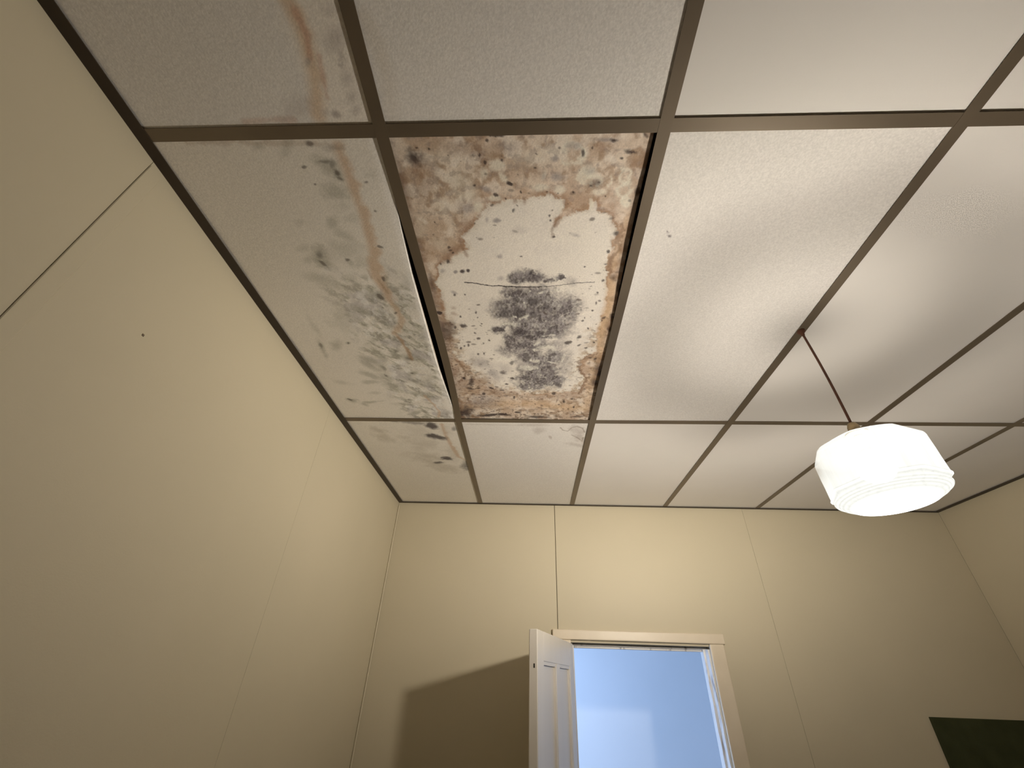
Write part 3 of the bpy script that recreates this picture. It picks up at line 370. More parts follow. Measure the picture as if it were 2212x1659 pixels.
 "n_grey":[[-.4375,.3027,.0074,.0002,-.0035,.008,.7,.9],[-.3686,.2688,.0165,.0058,-.0136,.016,.9,.6],[-.3676,.2952,.0091,-.0017,-.0007,.0177,.9,.6],[-.3731,.3103,.0059,.0001,-.0016,.0043,.7,.8],[-.3635,.2281,.0144,.0048,-.0086,.0097,1,.4],[-.3698,.3325,.0114,.0002,-.0058,.0163,1,.5],[-.3719,.3659,.0118,.0002,-.0048,.0139,.9,.6],[-.3703,.3906,.0104,.0002,-.0044,.0131,.9,.6],[-.4163,.3977,.0094,.0037,-.0054,.0068,.6,.95],[-.4894,.3846,.0322,.0006,-.0098,.0218,1,.45],[-.4401,.3928,.0121,.0002,-.0029,.0073,1,.4],[-.5164,.3987,.0307,-.0082,-.0007,.0105,1,.35]],
 "o_streak":[[.03,.28,[[-.3056,.24],[-.2959,.2649],[-.292,.288],[-.2898,.3121]]],[.012,.25,[[-.2995,.2537],[-.2903,.2822],[-.2869,.3153]]],[.03,.2,[[-.2898,.3121],[-.2919,.3539],[-.2992,.4102]]]],
 "f_streak":[[.018,.6,[[-.4123,1.7249],[-.4111,1.8444],[-.4011,1.9455],[-.3838,2.0711],[-.3522,2.1069]]]],
 "f_dark":[[-.4692,1.7414,.034,.018,-.0087,.0279,.5,1],[-.4612,1.8498,.0453,.013,-.0069,.0282,.5,1],[-.4495,2.0982,.0323,.0071,-.0045,.0221,.5,1],[-.5026,2.1515,.0318,-.0036,-.0023,.0141,.6,.9],[-.354,2.1817,.0197,.0318,-.0195,.0543,.8,.75],[-.3618,1.7689,.0116,-.0003,-.0031,.0212,.8,.6],[-.5305,1.7148,.0739,.009,-.0039,.0152,.9,.6],[-.3279,1.8563,.0096,-.0053,.0,.0697,.8,.7],[-.6349,1.7019,.0191,-.0004,-.002,.0075,.8,.6]],
 "f_grey":[[-.7371,1.7906,.0328,.0123,-.0102,.0269,.8,.5],[-.7255,1.8663,.0392,.025,-.0138,.0337,.9,.5],[-.6286,1.8568,.0387,.0064,-.0057,.02,.9,.35],[-.541,1.7928,.0757,.0123,-.0178,.069,1,.3],[-.5354,1.9267,.0697,.0267,-.0171,.0604,1,.4],[-.5438,2.0761,.0853,.0428,-.0114,.0399,.9,.5],[-.5304,2.1612,.1039,.0761,-.0159,.0523,.9,.5],[-.4668,2.2311,.0784,.0328,-.0112,.0485,.9,.5],[-.408,2.0392,.0299,-.0228,.0013,.0941,1,.35],[-.4102,1.7898,.0325,-.0008,-.0112,.0688,1,.35],[-.5674,1.9807,.0423,-.0012,-.0134,.0638,1,.35]],
 "g_line":[[.006,.55,[[.1417,1.7447],[.1559,1.7702],[.1785,1.7789],[.1945,1.7436],[.218,1.7304],[.2446,1.7489],[.2581,1.7876]]],[.007,.5,[[.2005,1.8157],[.2285,1.8423],[.2546,1.8766],[.2574,1.8416]]],[.005,.25,[[-.2985,1.7225],[-.1483,1.7256],[-.0361,1.727]]]],
 "g_grey":[[.2216,1.7687,.0384,.0127,.0004,.0444,.9,.6],[.2349,1.8421,.0294,.0444,-.0095,.0324,.9,.6],[.0395,1.7768,.0247,-.0096,.003,.0287,.9,.45],[.0992,1.8428,.0084,.019,-.0046,.009,.7,.6],[.2424,1.9202,.0475,.013,.0007,.0205,.9,.45],[.026,1.7219,.0741,-.0016,.0002,.0126,.9,.4],[.1961,1.7628,.0187,-.0004,.0022,.0261,.8,.5],[.2586,1.8836,.0118,-.0003,.0036,.0346,.8,.6]],"spot_tile":[[.3659,.7071,.0048,.0,.0012,.0043,.5,.9],[.3577,.6943,.003,.0,.0007,.0028,.5,.9]]}

_rs = np.random.RandomState(11)
_TAB = _rs.rand(256, 256)
def vnoise(x, y):
    xi = np.floor(x).astype(int); yi = np.floor(y).astype(int); fx = x-xi; fy = y-yi
    fx = fx*fx*(3-2*fx); fy = fy*fy*(3-2*fy)
    a = _TAB[xi % 256, yi % 256]; b = _TAB[(xi+1) % 256, yi % 256]; c = _TAB[xi % 256, (yi+1) % 256]; d = _TAB[(xi+1) % 256, (yi+1) % 256]
    return (a*(1-fx)+b*fx)*(1-fy)+(c*(1-fx)+d*fx)*fy
def fbm(x, y, freq, octs=4, seed=0):
    v = 0; amp = 0.5; tot = 0
    for k in range(octs):
        v = v+amp*vnoise(x*freq+17.3*k+seed*31.7, y*freq+5.1*k+seed*13.9); tot += amp; amp *= 0.5; freq *= 2.03
    return v/tot
def worley(x, y, freq, seed=0):
    gx = x*freq+seed*7.7+50; gy = y*freq+seed*3.1+50; xi = np.floor(gx).astype(int); yi = np.floor(gy).astype(int)
    d1 = np.full(x.shape, 9.0); d2 = np.full(x.shape, 9.0); cid = np.zeros(x.shape)
    for i in (-1, 0, 1):
        for j in (-1, 0, 1):
            cx = xi+i; cy = yi+j
            px = cx+_TAB[cx % 256, cy % 256]; py = cy+_TAB[(cx+91) % 256, (cy+37) % 256]
            d = np.hypot(gx-px, gy-py)
            n = d < d1
            d2 = np.where(n, d1, np.minimum(d2, d)); cid = np.where(n, _TAB[(cx+13) % 256, (cy+7) % 256], cid); d1 = np.minimum(d1, d)
    return d1, d2, cid
def sstep(a, b, v):
    t = np.clip((v-a)/(b-a), 0, 1); return t*t*(3-2*t)
def blob_mask(X, Y, bl, nz, namp=0.35):
    out = np.zeros(X.shape)
    for cx, cy, ax, ay, bx, by, soft, k in bl:
        R = 2.4*max(math.hypot(ax, ay), math.hypot(bx, by))
        sel = np.where((abs(X-cx) < R) & (abs(Y-cy) < R))
        if len(sel[0]) == 0: continue
        dx = X[sel]-cx; dy = Y[sel]-cy; det = ax*by-ay*bx
        s = (dx*by-dy*bx)/det; t = (ax*dy-ay*dx)/det
        d = np.sqrt(s*s+t*t)+namp*(nz[sel]-0.5)*2
        mk = k*(1-sstep(1-soft, 1+soft*0.75, d))
        out[sel] = np.maximum(out[sel], mk)
    return out
def seg_dist(X, Y, pts, closed=False):
    D = np.full(X.shape, 9.0)
    n = len(pts)
    for i in range(n if closed else n-1):
        x0, y0 = pts[i]; x1, y1 = pts[(i+1) % n]; dx = x1-x0; dy = y1-y0; L2 = dx*dx+dy*dy+1e-12
        t = np.clip(((X-x0)*dx+(Y-y0)*dy)/L2, 0, 1)
        D = np.minimum(D, np.hypot(X-x0-t*dx, Y-y0-t*dy))
    return D
def line_mask(X, Y, lines, nz, wob=0.6, soft=0.6):
    out = np.zeros(X.shape)
    for wd, k, pts in lines:
        d = seg_dist(X, Y, pts)/(wd*0.5)+wob*(nz-0.5)
        out = np.maximum(out, k*(1-sstep(1-soft, 1+soft, d)))
    return out
def inside(X, Y, pts):
    c = np.zeros(X.shape, bool); n = len(pts)
    for i in range(n):
        x0, y0 = pts[i]; x1, y1 = pts[(i+1) % n]
        if y0 == y1: continue
        c ^= ((y0 > Y) != (y1 > Y)) & (X < (x1-x0)*(Y-y0)/(y1-y0)+x0)
    return c
def mix(col, c, mk):
    return col*(1-mk[..., None])+np.asarray(c)*mk[..., None]

def grid_tile(name, xl, xr, y0, y1, zfun, paint, step, label=None, thick=0.014):
    """a sheet with its own outline (xl, xr give its side edges at y), warp and stains"""
    ny = max(8, int((y1-y0)/step)); nx = max(8, int((xr(y0)-xl(y0))/step))
    v = np.linspace(0, 1, ny+1); u = np.linspace(0, 1, nx+1)
    Y = np.repeat((y0+(y1-y0)*v)[:, None], nx+1, 1)
    xa = np.array([xl(y) for y in Y[:, 0]]); xb = np.array([xr(y) for y in Y[:, 0]])
    X = xa[:, None]+(xb-xa)[:, None]*u[None, :]
    col, relief = paint(X, Y)
    Z = zfun(X, Y)-relief
    nv = (ny+1)*(nx+1)
    co = np.stack([X, Y, Z], -1).reshape(-1, 3)
    idx = np.arange(nv).reshape(ny+1, nx+1)
    q = np.stack([idx[:-1, :-1], idx[1:, :-1], idx[1:, 1:], idx[:-1, 1:]], -1).reshape(-1, 4)
    # skirt (tile edge) and top
    ring = np.concatenate([idx[0, :], idx[1:, -1], idx[-1, -2::-1], idx[-2:0:-1, 0]])
    top = co[ring]+np.array([0, 0, thick]); nr = len(ring)
    co2 = np.concatenate([co, top]); ti = nv+np.arange(nr)
    sk = np.stack([ring, np.roll(ring, -1), np.roll(ti, -1), ti], -1)
    me = bpy.data.meshes.new(name)
    faces = np.concatenate([q, sk]); nf = len(faces)
    me.vertices.add(len(co2)); me.vertices.foreach_set('co', co2.astype(np.float32).ravel())
    tl = list(ti[::-1])
    me.loops.add(nf*4+nr); me.polygons.add(nf+1)
    li = np.concatenate([faces.ravel(), np.array(tl)]).astype(np.int32)
    me.loops.foreach_set('vertex_index', li)
    me.polygons.foreach_set('loop_start', np.concatenate([np.arange(nf)*4, [nf*4]]).astype(np.int32))
    sm = np.ones(nf+1, bool); sm[len(q):] = False
    me.polygons.foreach_set('use_smooth', sm)
    me.update(calc_edges=True)
    ca = me.color_attributes.new('stain', 'FLOAT_COLOR', 'POINT')
    cc = np.ones((len(co2), 4), np.float32)
    cc[:nv, :3] = np.clip(col.reshape(-1, 3), 0.004, 0.90)
    cc[nv:, :3] = (0.5, 0.43, 0.34)
    ca.data.foreach_set('color', cc.ravel())
    me.materials.append(M_STAIN)
    o = bpy.data.objects.new(name, me); COL.objects.link(o); o.parent = ceiling
    if label: o['label'] = label
    return o

TILE_A = np.array([0.82, 0.79, 0.76])
def alb(c, ref):
    """paint colour of a mark from how it compares with the clean tile next to it"""
    return lin(c)/lin(ref)*TILE_A

def clean_base(X, Y):
    n = fbm(X, Y, 3.0, 3, 3)[..., None]
    return TILE_A*(0.97+0.06*n)

def paint_main(X, Y):
    ref = (206, 190, 170); A = lambda *c: alb(c, ref); S = STAINS
    n1 = fbm(X, Y, 45, 4, 1); n2 = fbm(X, Y, 160, 3, 2); n3 = fbm(X, Y, 14, 4, 5); n4 = fbm(X, Y, 400, 2, 6)
    wx = X+0.030*(fbm(X, Y, 34, 5, 7)-0.5)+0.010*(n2-0.5); wy = Y+0.030*(fbm(X, Y, 34, 5, 8)-0.5)+0.010*(n4-0.5)
    col = clean_base(X, Y)*np.array([1.06, 1.03, 0.975])
    col = mix(col, A(204, 186, 164), 0.5*sstep(0.45, 0.75, n3))
    ins = inside(wx, wy, S['m_clean']); sd = seg_dist(wx, wy, S['m_clean'], True); sd = np.where(ins, -sd, sd)
    lo = sstep(0.90, 1.10, Y)*sstep(0.05, -0.08, X)+0.6*sstep(1.45, 1.55, Y)
    lo = np.clip(lo, 0, 1)
    out = sstep(-0.0015-0.022*lo, 0.0035+0.016*lo, sd+0.035*lo*(fbm(X, Y, 55, 4, 19)-0.5))
    tan = mix(np.broadcast_to(A(178, 149, 120), X.shape+(3,)), A(200, 175, 147), sstep(0.38, 0.62, n3))
    tan = mix(tan, A(148, 116, 86), 0.75*sstep(0.50, 0.72, n1))
    tan = mix(tan, A(208, 186, 160), 0.8*sstep(0.52, 0.68, fbm(X, Y, 26, 5, 9)))
    tan = mix(tan, A(140, 118, 100), 0.5*sstep(0.58, 0.72, fbm(X, Y, 60, 4, 10)))
    col = mix(col, (0, 0, 0), np.zeros(X.shape))*(1-out[..., None])+tan*out[..., None]
    up = sstep(1.25, 0.95, Y)
    col = mix(col, A(128, 92, 66), (0.5+0.35*up)*np.exp(-((sd-0.003)/0.006)**2)*sstep(0.3, 0.6, fbm(X, Y, 28, 4, 14)))
    col = mix(col, A(176, 136, 100), 0.45*np.exp(-np.clip(sd, 0, 1)/0.02)*out)
    col = mix(col, A(196, 178, 152), 0.45*sstep(-0.03, 0.0, sd)*(1-out)*sstep(0.4, 0.6, n1))
    lo = sstep(0.95, 1.15, Y)
    col = mix(col, A(168, 138, 104), 0.75*lo*sstep(-0.065, -0.005, sd)*(1-out)*sstep(0.46, 0.62, fbm(X, Y, 48, 5, 15)))
    col = mix(col, A(112, 88, 66), 0.7*lo*sstep(-0.05, 0.0, sd)*sstep(0.62, 0.72, fbm(X, Y, 95, 4, 16)))
    wob = n1*0.7+n2*0.3
    col = mix(col, A(190, 152, 110), line_mask(X, Y, S['m_orange'], n1, 1.4, 0.9)*0.75)
    col = mix(col, A(136, 102, 76), blob_mask(X, Y, S['m_brown'], wob, 0.9)*0.8)
    col = mix(col, A(208, 190, 162), blob_mask(X, Y, S['m_light'], wob, 0.6)*0.8)
    # bleached rings
    for b in S['m_ring']:
        cx, cy, ax, ay, bx, by, so, k = b; det = ax*by-ay*bx
        s = ((X-cx)*by-(Y-cy)*bx)/det; t = (ax*(Y-cy)-ay*(X-cx))/det
        d = np.hypot(s, t)+1.3*(n1-0.5)+0.5*(n3-0.5)
        col = mix(col, A(206, 188, 160), 0.8*np.exp(-((d-0.80)/0.28)**2)*sstep(0.22, 0.5, fbm(X, Y, 60, 3, 12)))
    col = mix(col, A(112, 80, 56), line_mask(wx, wy, [[1.7*q[0], 0.75*q[1], q[2]] for q in S['m_tide']], n1, 1.8, 0.8))
    col = mix(col, A(126, 112, 104), blob_mask(X, Y, S['m_grey'], wob, 0.8)*0.9)
    # the big patch of mould: soft grey ground, dark scales, pale torn flecks between them
    M = blob_mask(wx, wy, [b[:6]+[max(b[6], 0.5), min(1, b[7]*1.15)] for b in S['m_mould']], wob, 0.55)
    far = sstep(1.30, 1.50, Y)
    d1, d2, cid = worley(X+0.006*n1, (Y+0.006*n2)*0.75, 62, 1)
    e1, e2, cie = worley(X+0.004*n1, (Y+0.004*n2)*0.7, 125, 2)
    g = np.broadcast_to(A(128, 115, 105), X.shape+(3,))
    g = mix(g, A(100, 88, 82), sstep(0.38, 0.62, fbm(X, Y, 22, 4, 17)))
    g = mix(g, A(156, 142, 128), 0.6*sstep(0.55, 0.70, fbm(X, Y, 40, 4, 18)))
    g = mix(g, A(84, 72, 66), 0.8*(cid > 0.45)*sstep(0.05, 0.18, d2-d1)*sstep(0.4, 0.55, n1))
    g = mix(g, A(64, 54, 50), 0.85*(cie > 0.58)*sstep(0.06, 0.22, e2-e1)*(0.40+0.60*far)*sstep(0.35, 0.5, n2))
    g = mix(g, A(196, 180, 154), (0.20+0.6*far)*(cie < 0.26)*sstep(0.05, 0.2, e2-e1))
    g = mix(g, A(186, 170, 148), 0.55*sstep(0.12, 0.02, d2-d1)*sstep(0.52, 0.66, n1))
    Mm = np.clip(M*(0.80+0.45*n1+0.1*far), 0, 0.97)
    col = col*(1-Mm[..., None])+g*Mm[..., None]
    col = mix(col, A(64, 54, 50), blob_mask(wx, wy, S['m_core'], wob, 1.0)*0.72)
    fl = blob_mask(wx, wy, [[*b[:2], *[0.85*v for v in b[2:6]], *b[6:]] for b in S['m_fleck']], wob, 1.1)
    col = mix(col, A(210, 194, 168), fl*0.7)
    col = mix(col, A(54, 40, 36), blob_mask(X+0.004*(n2-0.5), Y+0.004*(n4-0.5), S['m_spot'], wob, 0.9)*0.92)
    # loose speckle along both sides and below the mould
    rs = np.random.RandomState(5); sp = []
    for (x0, x1, y0, y1, n) in ((-0.30, -0.13, 0.95, 1.62, 120), (0.13, 0.255, 0.80, 1.60, 60), (-0.25, 0.22, 1.52, 1.655, 110), (-0.29, 0.25, 0.47, 0.75, 40), (-0.24, -0.05, 1.30, 1.58, 90), (-0.1, 0.2, 0.95, 1.05, 10)):
        for _ in range(n):
            r = 0.0016+0.0035*rs.rand()**2.5
            sp.append([x0+(x1-x0)*rs.rand(), y0+(y1-y0)*rs.rand(), r*(1+rs.rand()), r*0.3*rs.randn(), 0, r, 0.5, 0.25+0.65*rs.rand()])
    col = mix(col, A(78, 60, 48), blob_mask(X, Y, sp, wob, 0.5)*0.85)
    grime = sstep(1.60, 1.67, Y)*sstep(0.45, 0.7, n1)
    col = mix(col, A(110, 84, 60), 0.5*grime)
    ed = np.minimum(X+0.312, 0.262-X)
    col = mix(col, A(120, 88, 62), 0.45*sstep(0.03, 0.0, ed)*sstep(0.35, 0.6, n1))
    ck = line_mask(X+0.002*(n2-0.5), Y+0.004*(n2-0.5), S['m_crack'], n1, 0.3, 0.5)
    col = mix(col, A(30, 22, 20), ck)
    relief = 0.0016*M*(n2-0.3)*2+0.0010*fl-0.0015*ck+0.0008*out*(n1-0.5)*2
    return col, relief

def paint_left(X, Y):
    ref = (172, 158, 140); A = lambda *c: alb(c, ref); S = STAINS
    n1 = fbm(X, Y, 40, 4, 21); n2 = fbm(X, Y, 150, 3, 22); n3 = fbm(X, Y, 10, 4, 23); wob = 0.7*n1+0.3*n2
    # grain of the marks runs along the sag of the sheet
    ns = fbm(X*0.45+Y*0.5, Y*1.0-X*0.9, 42, 4, 24)
    col = clean_base(X, Y)*np.array([1.0, 0.985, 0.945])
    reg = sstep(-0.66, -0.53, X+0.08*(n3-0.5)-0.05*(Y-1.2))*sstep(0.70, 0.95, Y+0.2*(n3-0.5))
    col = mix(col, A(142, 131, 110), 0.85*reg*sstep(0.44, 0.62, ns))
    col = mix(col, A(136, 124, 112), 0.65*reg*sstep(0.48, 0.70, fbm(X, Y, 18, 4, 25)))
    col = mix(col, A(180, 167, 149), 0.5*reg*sstep(0.55, 0.72, fbm(X, Y, 34, 4, 26)))
    col = mix(col, A(108, 96, 80), 0.6*reg*sstep(0.56, 0.68, n2*0.35+ns*0.65))
    col = mix(col, A(128, 118, 98), blob_mask(X, Y, S['l_grey'], wob*0.6+ns*0.4, 1.1)*0.82)
    col = mix(col, A(152, 121, 90), line_mask(X+0.012*(n1-0.5), Y, S['l_streak'], n1, 1.6, 0.85)*0.95)
    col = mix(col, A(116, 88, 60), line_mask(X+0.008*(n1-0.5), Y+0.008*(n2-0.5), [[1.6*q[0], q[1], q[2]] for q in S['l_edge']], n1, 2.0, 0.9)*0.6)
    col = mix(col, A(72, 60, 50), blob_mask(X, Y, S['l_dark'], wob, 1.1)*0.8)
    col = mix(col, A(186, 172, 154), 0.5*sstep(-0.375, -0.35, X))
    return col, 0.0008*reg*(ns-0.5)*2+0.0005*(n2-0.5)*reg

def paint_near_left(X, Y):
    ref = (112, 100, 90); A = lambda *c: alb(c, ref); S = STAINS
    n1 = fbm(X, Y, 40, 4, 31); n2 = fbm(X, Y, 150, 3, 32); wob = 0.7*n1+0.3*n2
    col = clean_base(X, Y)
    reg = sstep(-0.47, -0.43, X+0.03*(n1-0.5))
    col = mix(col, A(117, 102, 88), 0.5*reg)
    col = mix(col, A(104, 82, 62), line_mask(X, Y, S['n_streak'], n1, 1.0, 0.8))
    col = mix(col, A(96, 66, 50), line_mask(X, Y, S['n_streak2'], n1, 1.4, 0.8))
    col = mix(col, A(82, 70, 62), blob_mask(X, Y, S['n_grey'], wob, 0.7)*0.8)
    return col, 0.0004*reg*(n1-0.5)

def paint_near_second(X, Y):
    ref = (165, 152, 140); A = lambda *c: alb(c, ref)
    n1 = fbm(X, Y, 40, 4, 41)
    col = mix(clean_base(X, Y), A(146, 128, 108), line_mask(X, Y, STAINS['o_streak'], n1, 0.8, 0.9))
    return col, 0*X

def paint_far_left(X, Y):
    ref = (178, 165, 142); A = lambda *c: alb(c, ref); S = STAINS
    n1 = fbm(X, Y, 30, 4, 51); n2 = fbm(X, Y, 110, 3, 52); wob = 0.7*n1+0.3*n2
    col = clean_base(X, Y)*np.array([1.0, 0.99, 0.95])
    col = mix(col, A(138, 124, 98), blob_mask(X, Y, S['f_grey'], wob, 1.0)*0.9)
    col = mix(col, A(154, 122, 86), line_mask(X+0.01*(n1-0.5), Y, S['f_streak'], n1, 1.4, 0.9))
    col = mix(col, A(58, 48, 42), blob_mask(X, Y, S['f_dark'], wob, 0.8)*0.9)
    return col, 0.0004*(n1-0.5)

def paint_far_second(X, Y):
    ref = (186, 175, 158); A = lambda *c: alb(c, ref); S = STAINS
    n1 = fbm(X, Y, 30, 4, 61); n2 = fbm(X, Y, 110, 3, 62); wob = 0.7*n1+0.3*n2
    col = clean_base(X, Y)
    col = mix(col, A(136, 120, 104), blob_mask(X, Y, S['g_grey'], wob, 1.0)*0.85)
    col = mix(col, A(104, 84, 66), line_mask(X, Y, S['g_line'], n1, 1.2, 0.8))
    return col, 0.0003*(n1-0.5)

def paint_spot(X, Y):
    col = clean_base(X, Y)
    return mix(col, alb((120, 105, 98), (206, 190, 172)), blob_mask(X, Y, STAINS['spot_tile'], fbm(X, Y, 300, 2, 71), 0.4)), 0*X

TZ = ZC+0.0035
flat = lambda X, Y: TZ+0*X
bx = [XL+0.006]+COLX+[XR-0.006]
by = [YB-0.004]+ROWY+[YF+0.004]
def cell(i, j):
    return bx[i]+0.005, bx[i+1]-0.005, by[j+1]+0.005, by[j]-0.005
special = {}
# the ruined tile: shrunk away from the tee on its right, lifted and buckled
def z_main(X, Y):
    z = TZ+0.004+0.006*np.sin(np.clip((Y-0.43)/1.25, 0, 1)*np.pi)*0-0.007*np.exp(-((Y-1.03)/0.10)**2)*np.exp(-((X+0.02)/0.16)**2)
    return z+0.004*sstep(0.14, 0.262, X)*sstep(1.15, 0.6, Y)+0.0020*np.sin(9*Y+5*X)
x0, x1, y0, y1 = cell(1, 1)
special[(1, 1)] = grid_tile('ceiling_tile', lambda y: -0.326+bow(0, y)+0.0, lambda y: 0.2725-0.0075*max(0, min(1, (1.25-y)/0.6)), y0, y1, z_main, paint_main, 0.0018,
                            'badly water-stained ceiling tile with a large patch of dark mould')
# its neighbour by the wall: the loose long edge hangs below the tee
def z_left(X, Y):
    s = np.sin(np.pi*np.clip((Y-0.60)/1.02, 0, 1))
    return TZ-0.011*s*sstep(-0.50, -0.345, X)+0.0012*np.sin(12*Y+8*X)
def xr_left(y):
    s = math.sin(math.pi*max(0, min(1, (y-0.50)/1.12)))
    return -0.335-0.0155*min(1, s*1.25)
special[(0, 1)] = grid_tile('ceiling_tile', lambda y: bx[0]+0.005, xr_left, y0, y1, z_left, paint_left, 0.0020,
                            'mould-streaked ceiling tile along the left wall with a sagging edge')
for key, pf, st, lab in (((0, 2), paint_near_left, 0.0035, 'ceiling tile with a long brown water streak'), ((1, 2), paint_near_second, 0.005, 'ceiling tile with a faint stain along one edge'),
                         ((0, 0), paint_far_left, 0.0025, 'ceiling tile with black mould spots in the far corner'), ((1, 0), paint_far_second, 0.003, 'ceiling tile with a small patch of mould in one corner'),
                         ((2, 1), paint_spot, 0.004, None)):
    a = cell(*key)
    special[key] = grid_tile('ceiling_tile', (lambda y, v=a[0]: v), (lambda y, v=a[1]: v), a[2], a[3], flat, pf, st, lab)
for j in range(5):
    for i in range(6):
        if (i, j) in special: continue
        a = cell(i, j)
        obj('ceiling_tile', boxbm(a[0], a[1], a[2], a[3], TZ, TZ+0.014, bev=0.001), M_TILE, ceiling)

# ------------------------------------------------------------------ pendant lamp
LP = Vector((0.890, 1.055, CAMZ+0.603))            # top of the shade holder
lamp = empty('pendant_lamp', LP)
lamp['label'] = 'lit white glass pendant lamp with a faceted shade hanging on a brown cord'
lamp['category'] = 'lamp'
lamp.rotation_euler = (-0.043, -0.023, 0)

def shade_mat(name, em, streak):
    mt = bpy.data.materials.new(name); mt.use_nodes = True; nt = mt.node_tree; nt.nodes.clear()
    out = nt.nodes.new('ShaderNodeOutputMaterial'); mx = nt.nodes.new('ShaderNodeMixShader')
    tr = nt.nodes.new('ShaderNodeBsdfTransparent'); e = nt.nodes.new('ShaderNodeEmission')
    tr.inputs[0].default_value = (1.0, 0.97, 0.92, 1)
    e.inputs['Color'].default_value = (1.0, 1.0, 0.93, 1)
    tc = nt.nodes.new('ShaderNodeTexCoord'); mp = nt.nodes.new('ShaderNodeMapping'); mp.inputs['Scale'].default_value = (1, 1, 0.05)
    nz = nt.nodes.new('ShaderNodeTexNoise'); nz.inputs['Scale'].default_value = 85; nz.inputs['Detail'].default_value = 3
    nt.links.new(tc.outputs['Object'], mp.inputs[0]); nt.links.new(mp.outputs[0], nz.inputs['Vector'])
    at = nt.nodes.new('ShaderNodeAttribute'); at.attribute_name = 'groove'
    mr = nt.nodes.new('ShaderNodeMapRange'); mr.inputs['From Min'].default_value = 0.35; mr.inputs['From Max'].default_value = 0.5
    mr.inputs['To Min'].default_value = em*(1-streak); mr.inputs['To Max'].default_value = em
    nt.links.new(nz.outputs['Fac'], mr.inputs['Value'])
    ml = nt.nodes.new('ShaderNodeMath'); ml.operation = 'MULTIPLY'
    sx = nt.nodes.new('ShaderNodeSeparateColor'); nt.links.new(at.outputs['Color'], sx.inputs[0])
    nt.links.new(mr.outputs['Result'], ml.inputs[0]); nt.links.new(sx.outputs[0], ml.inputs[1])
    nt.links.new(sx.outputs[1], mx.inputs[0])
    nt.links.new(ml.outputs[0], e.inputs['Strength'])
    nt.links.new(tr.outputs[0], mx.inputs[1]); nt.links.new(e.outputs[0], mx.inputs[2]); nt.links.new(mx.outputs[0], out.inputs[0])
    return mt
M_SHADE = shade_mat('shade_opal_glass', 1.12, 0.07)
M_DIFF = shade_mat('shade_bottom_glass', 5.0, 0.0)

def shell(name, prof, mat, n=96, cap=False):
    """prof rows: depth below the holder, radius, how octagonal (0..1), glass brightness, clearness of the glass"""
    vs_, fs, gr = [], [], []
    for d, r, oc, g, cl in prof:
        for i in range(n):
            t = 2*math.pi*i/n
            ph = ((t-math.radians(43)) % (math.pi/4))-math.pi/8
            ro = r*0.955/max(math.cos(ph), 0.93)
            rr = oc*ro+(1-oc)*r
            vs_.append((rr*math.cos(t), rr*math.sin(t), -d)); gr.append((g, 1-cl*(0.08+0.95*((1+math.cos(t-(1.75 if d < 0.085 else 2.08)))/2)**(1.3 if d < 0.085 else 2.3) if d > 0.073 else 0.72+(0.12 if d < 0.04 else 0.26 if d < 0.05 else 0.38)*math.cos(t-3.4)), 0, 1))   # uneven clearness added around the glass to dim and steer the room light
    for k in range(len(prof)-1):
        for i in range(n):
            a = k*n+i; b = k*n+(i+1) % n
            fs.append((a, b, b+n, a+n))
    if cap:
        fs.append(tuple(range((len(prof)-1)*n, len(prof)*n)))
    me = bpy.data.meshes.new(name); me.from_pydata(vs_, [], fs)
    ca = me.color_attributes.new('groove', 'FLOAT_COLOR', 'POINT')
    ca.data.foreach_set('color', np.array(gr, np.float32).ravel())
    me.update()
    return obj(name, me, mat, lamp)
shell('shade', [(0.019, 0.0255, 0, 1, .07), (0.024, 0.034, 0, 1, .075), (0.032, 0.050, 0, 1, .072), (0.046, 0.085, .5, 1, .062), (0.053, 0.098, .8, 1, .075), (0.060, 0.110, 1, 1, .22), (0.070, 0.1205, 1, 1, .55), (0.075, 0.1225, 1, 1, .50), (0.080, 0.1235, 1, 1, .80), (0.098, 0.1235, 1, 1, .75), (0.120, 0.1235, 1, 1, .50),
                (0.140, 0.123, 1, .99, .34), (0.160, 0.123, 1, .98, .14), (0.176, 0.123, 1, .96, .05), (0.1785, 0.1245, 1, .80, .04), (0.181, 0.1255, 1, 1.05, .04), (0.184, 0.1245, 1, 1.05, .04),
                (0.1865, 0.1185, .9, .80, .04), (0.1895, 0.1155, .6, .9, .04), (0.193, 0.1185, .2, .95, .04), (0.197, 0.121, 0, 1.0, .04), (0.200, 0.1195, 0, .82, .04), (0.2025, 0.115, 0, 1.0, .04), (0.2045, 0.112, 0, .78, .04),
                (0.207, 0.110, 0, 1.0, .04), (0.2095, 0.1055, 0, .8, .04), (0.2115, 0.1015, 0, .98, .04), (0.2145, 0.0955, 0, .84, .04), (0.2175, 0.0905, 0, 1.1, .04)], M_SHADE)
shell('diffuser', [(0.2175, 0.0905, 0, 1, .1), (0.2190, 0.0700, 0, 1, .15), (0.2200, 0.0350, 0, 1, .15), (0.2202, 0.004, 0, 1, .15)], M_DIFF, 96, True)
bm = bmesh.new(); lathe(bm, [(0.004, 0.012), (0.010, 0.010), (0.014, 0.0), (0.016, -0.016), (0.027, -0.020), (0.028, -0.028), (0.025, -0.029), (0.014, -0.028), (0.004, -0.026)], (0, 0, 0), 32, True, True)
obj('holder', bm, M_BRASS, lamp, True)
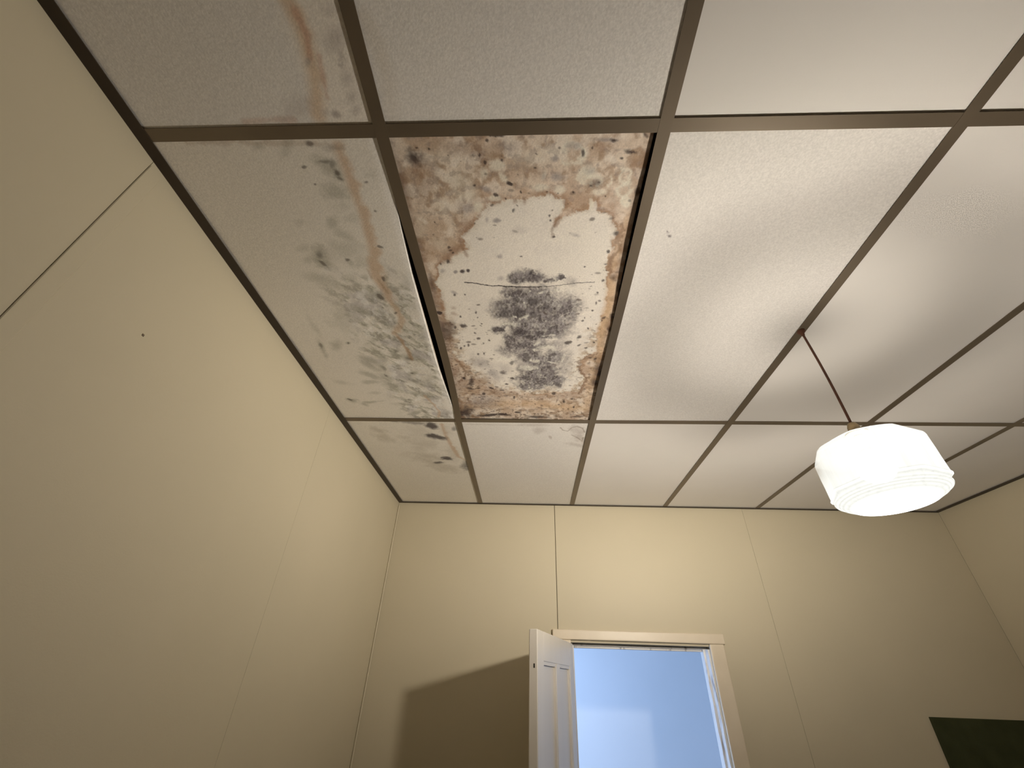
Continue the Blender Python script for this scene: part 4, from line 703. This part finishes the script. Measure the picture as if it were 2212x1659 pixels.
for k in range(3):
    a = math.radians(20+120*k)
    bm = bmesh.new(); tube(bm, [(0.026*math.cos(a), 0.026*math.sin(a), -0.024), (0.035*math.cos(a), 0.035*math.sin(a), -0.024)], 0.0028, 8)
    obj('thumb_screw', bm, M_BRASS, lamp, True)
bm = bmesh.new(); lathe(bm, [(0.006, -0.030), (0.012, -0.032), (0.012, -0.060), (0.009, -0.064)], (0, 0, 0), 20, True, True)
obj('lamp_socket', bm, M_BRASS, lamp, True)
mtb = bpy.data.materials.new('bulb_glow'); mtb.use_nodes = True; nt = mtb.node_tree; nt.nodes.clear()
_o = nt.nodes.new('ShaderNodeOutputMaterial'); _e = nt.nodes.new('ShaderNodeEmission')
_e.inputs[0].default_value = (1.0, 0.935, 0.84, 1); _e.inputs[1].default_value = BULB_STRENGTH
nt.links.new(_e.outputs[0], _o.inputs[0])
bm = bmesh.new(); bmesh.ops.create_icosphere(bm, subdivisions=2, radius=0.045)
for v in bm.verts:
    z = v.co.z
    if z > 0: v.co.x *= 1-0.5*(z/0.045)**2; v.co.y *= 1-0.5*(z/0.045)**2; v.co.z *= 1.12
    v.co.z -= 0.120
obj('bulb', bm, mtb, lamp, True)
# cord up to a small hook on the tee
hook_w = Vector((0.889, 1.073, ZC))
inv = (Matrix.Translation(LP) @ lamp.rotation_euler.to_matrix().to_4x4()).inverted()
top = inv @ hook_w
pts = []
for k in range(13):
    t = k/12; p = Vector((0, 0, 0.010)).lerp(top-Vector((0, 0, 0.006)), t); p.x += 0.004*math.sin(math.pi*t); pts.append(p)
bm = bmesh.new(); tube(bm, pts, 0.0034, 10); obj('cord', bm, M_CORD, lamp, True)
bm = bmesh.new(); lathe(bm, [(0.003, 0.0), (0.012, 0.0), (0.012, -0.006), (0.006, -0.012), (0.005, -0.020), (0.002, -0.021)], top, 16, True, True)
obj('ceiling_hook', bm, M_CORD, lamp, True)

# ------------------------------------------------------------------ dark green board on the far wall
gb = obj('green_board', boxbm(2.029, 2.600, YB-0.012, YB, CAMZ-0.95, CAMZ-0.084, bev=0.0015), M_GREEN)
gb['label'] = 'dark green board fixed flat to the far wall, right of the doorway'; gb['category'] = 'board'
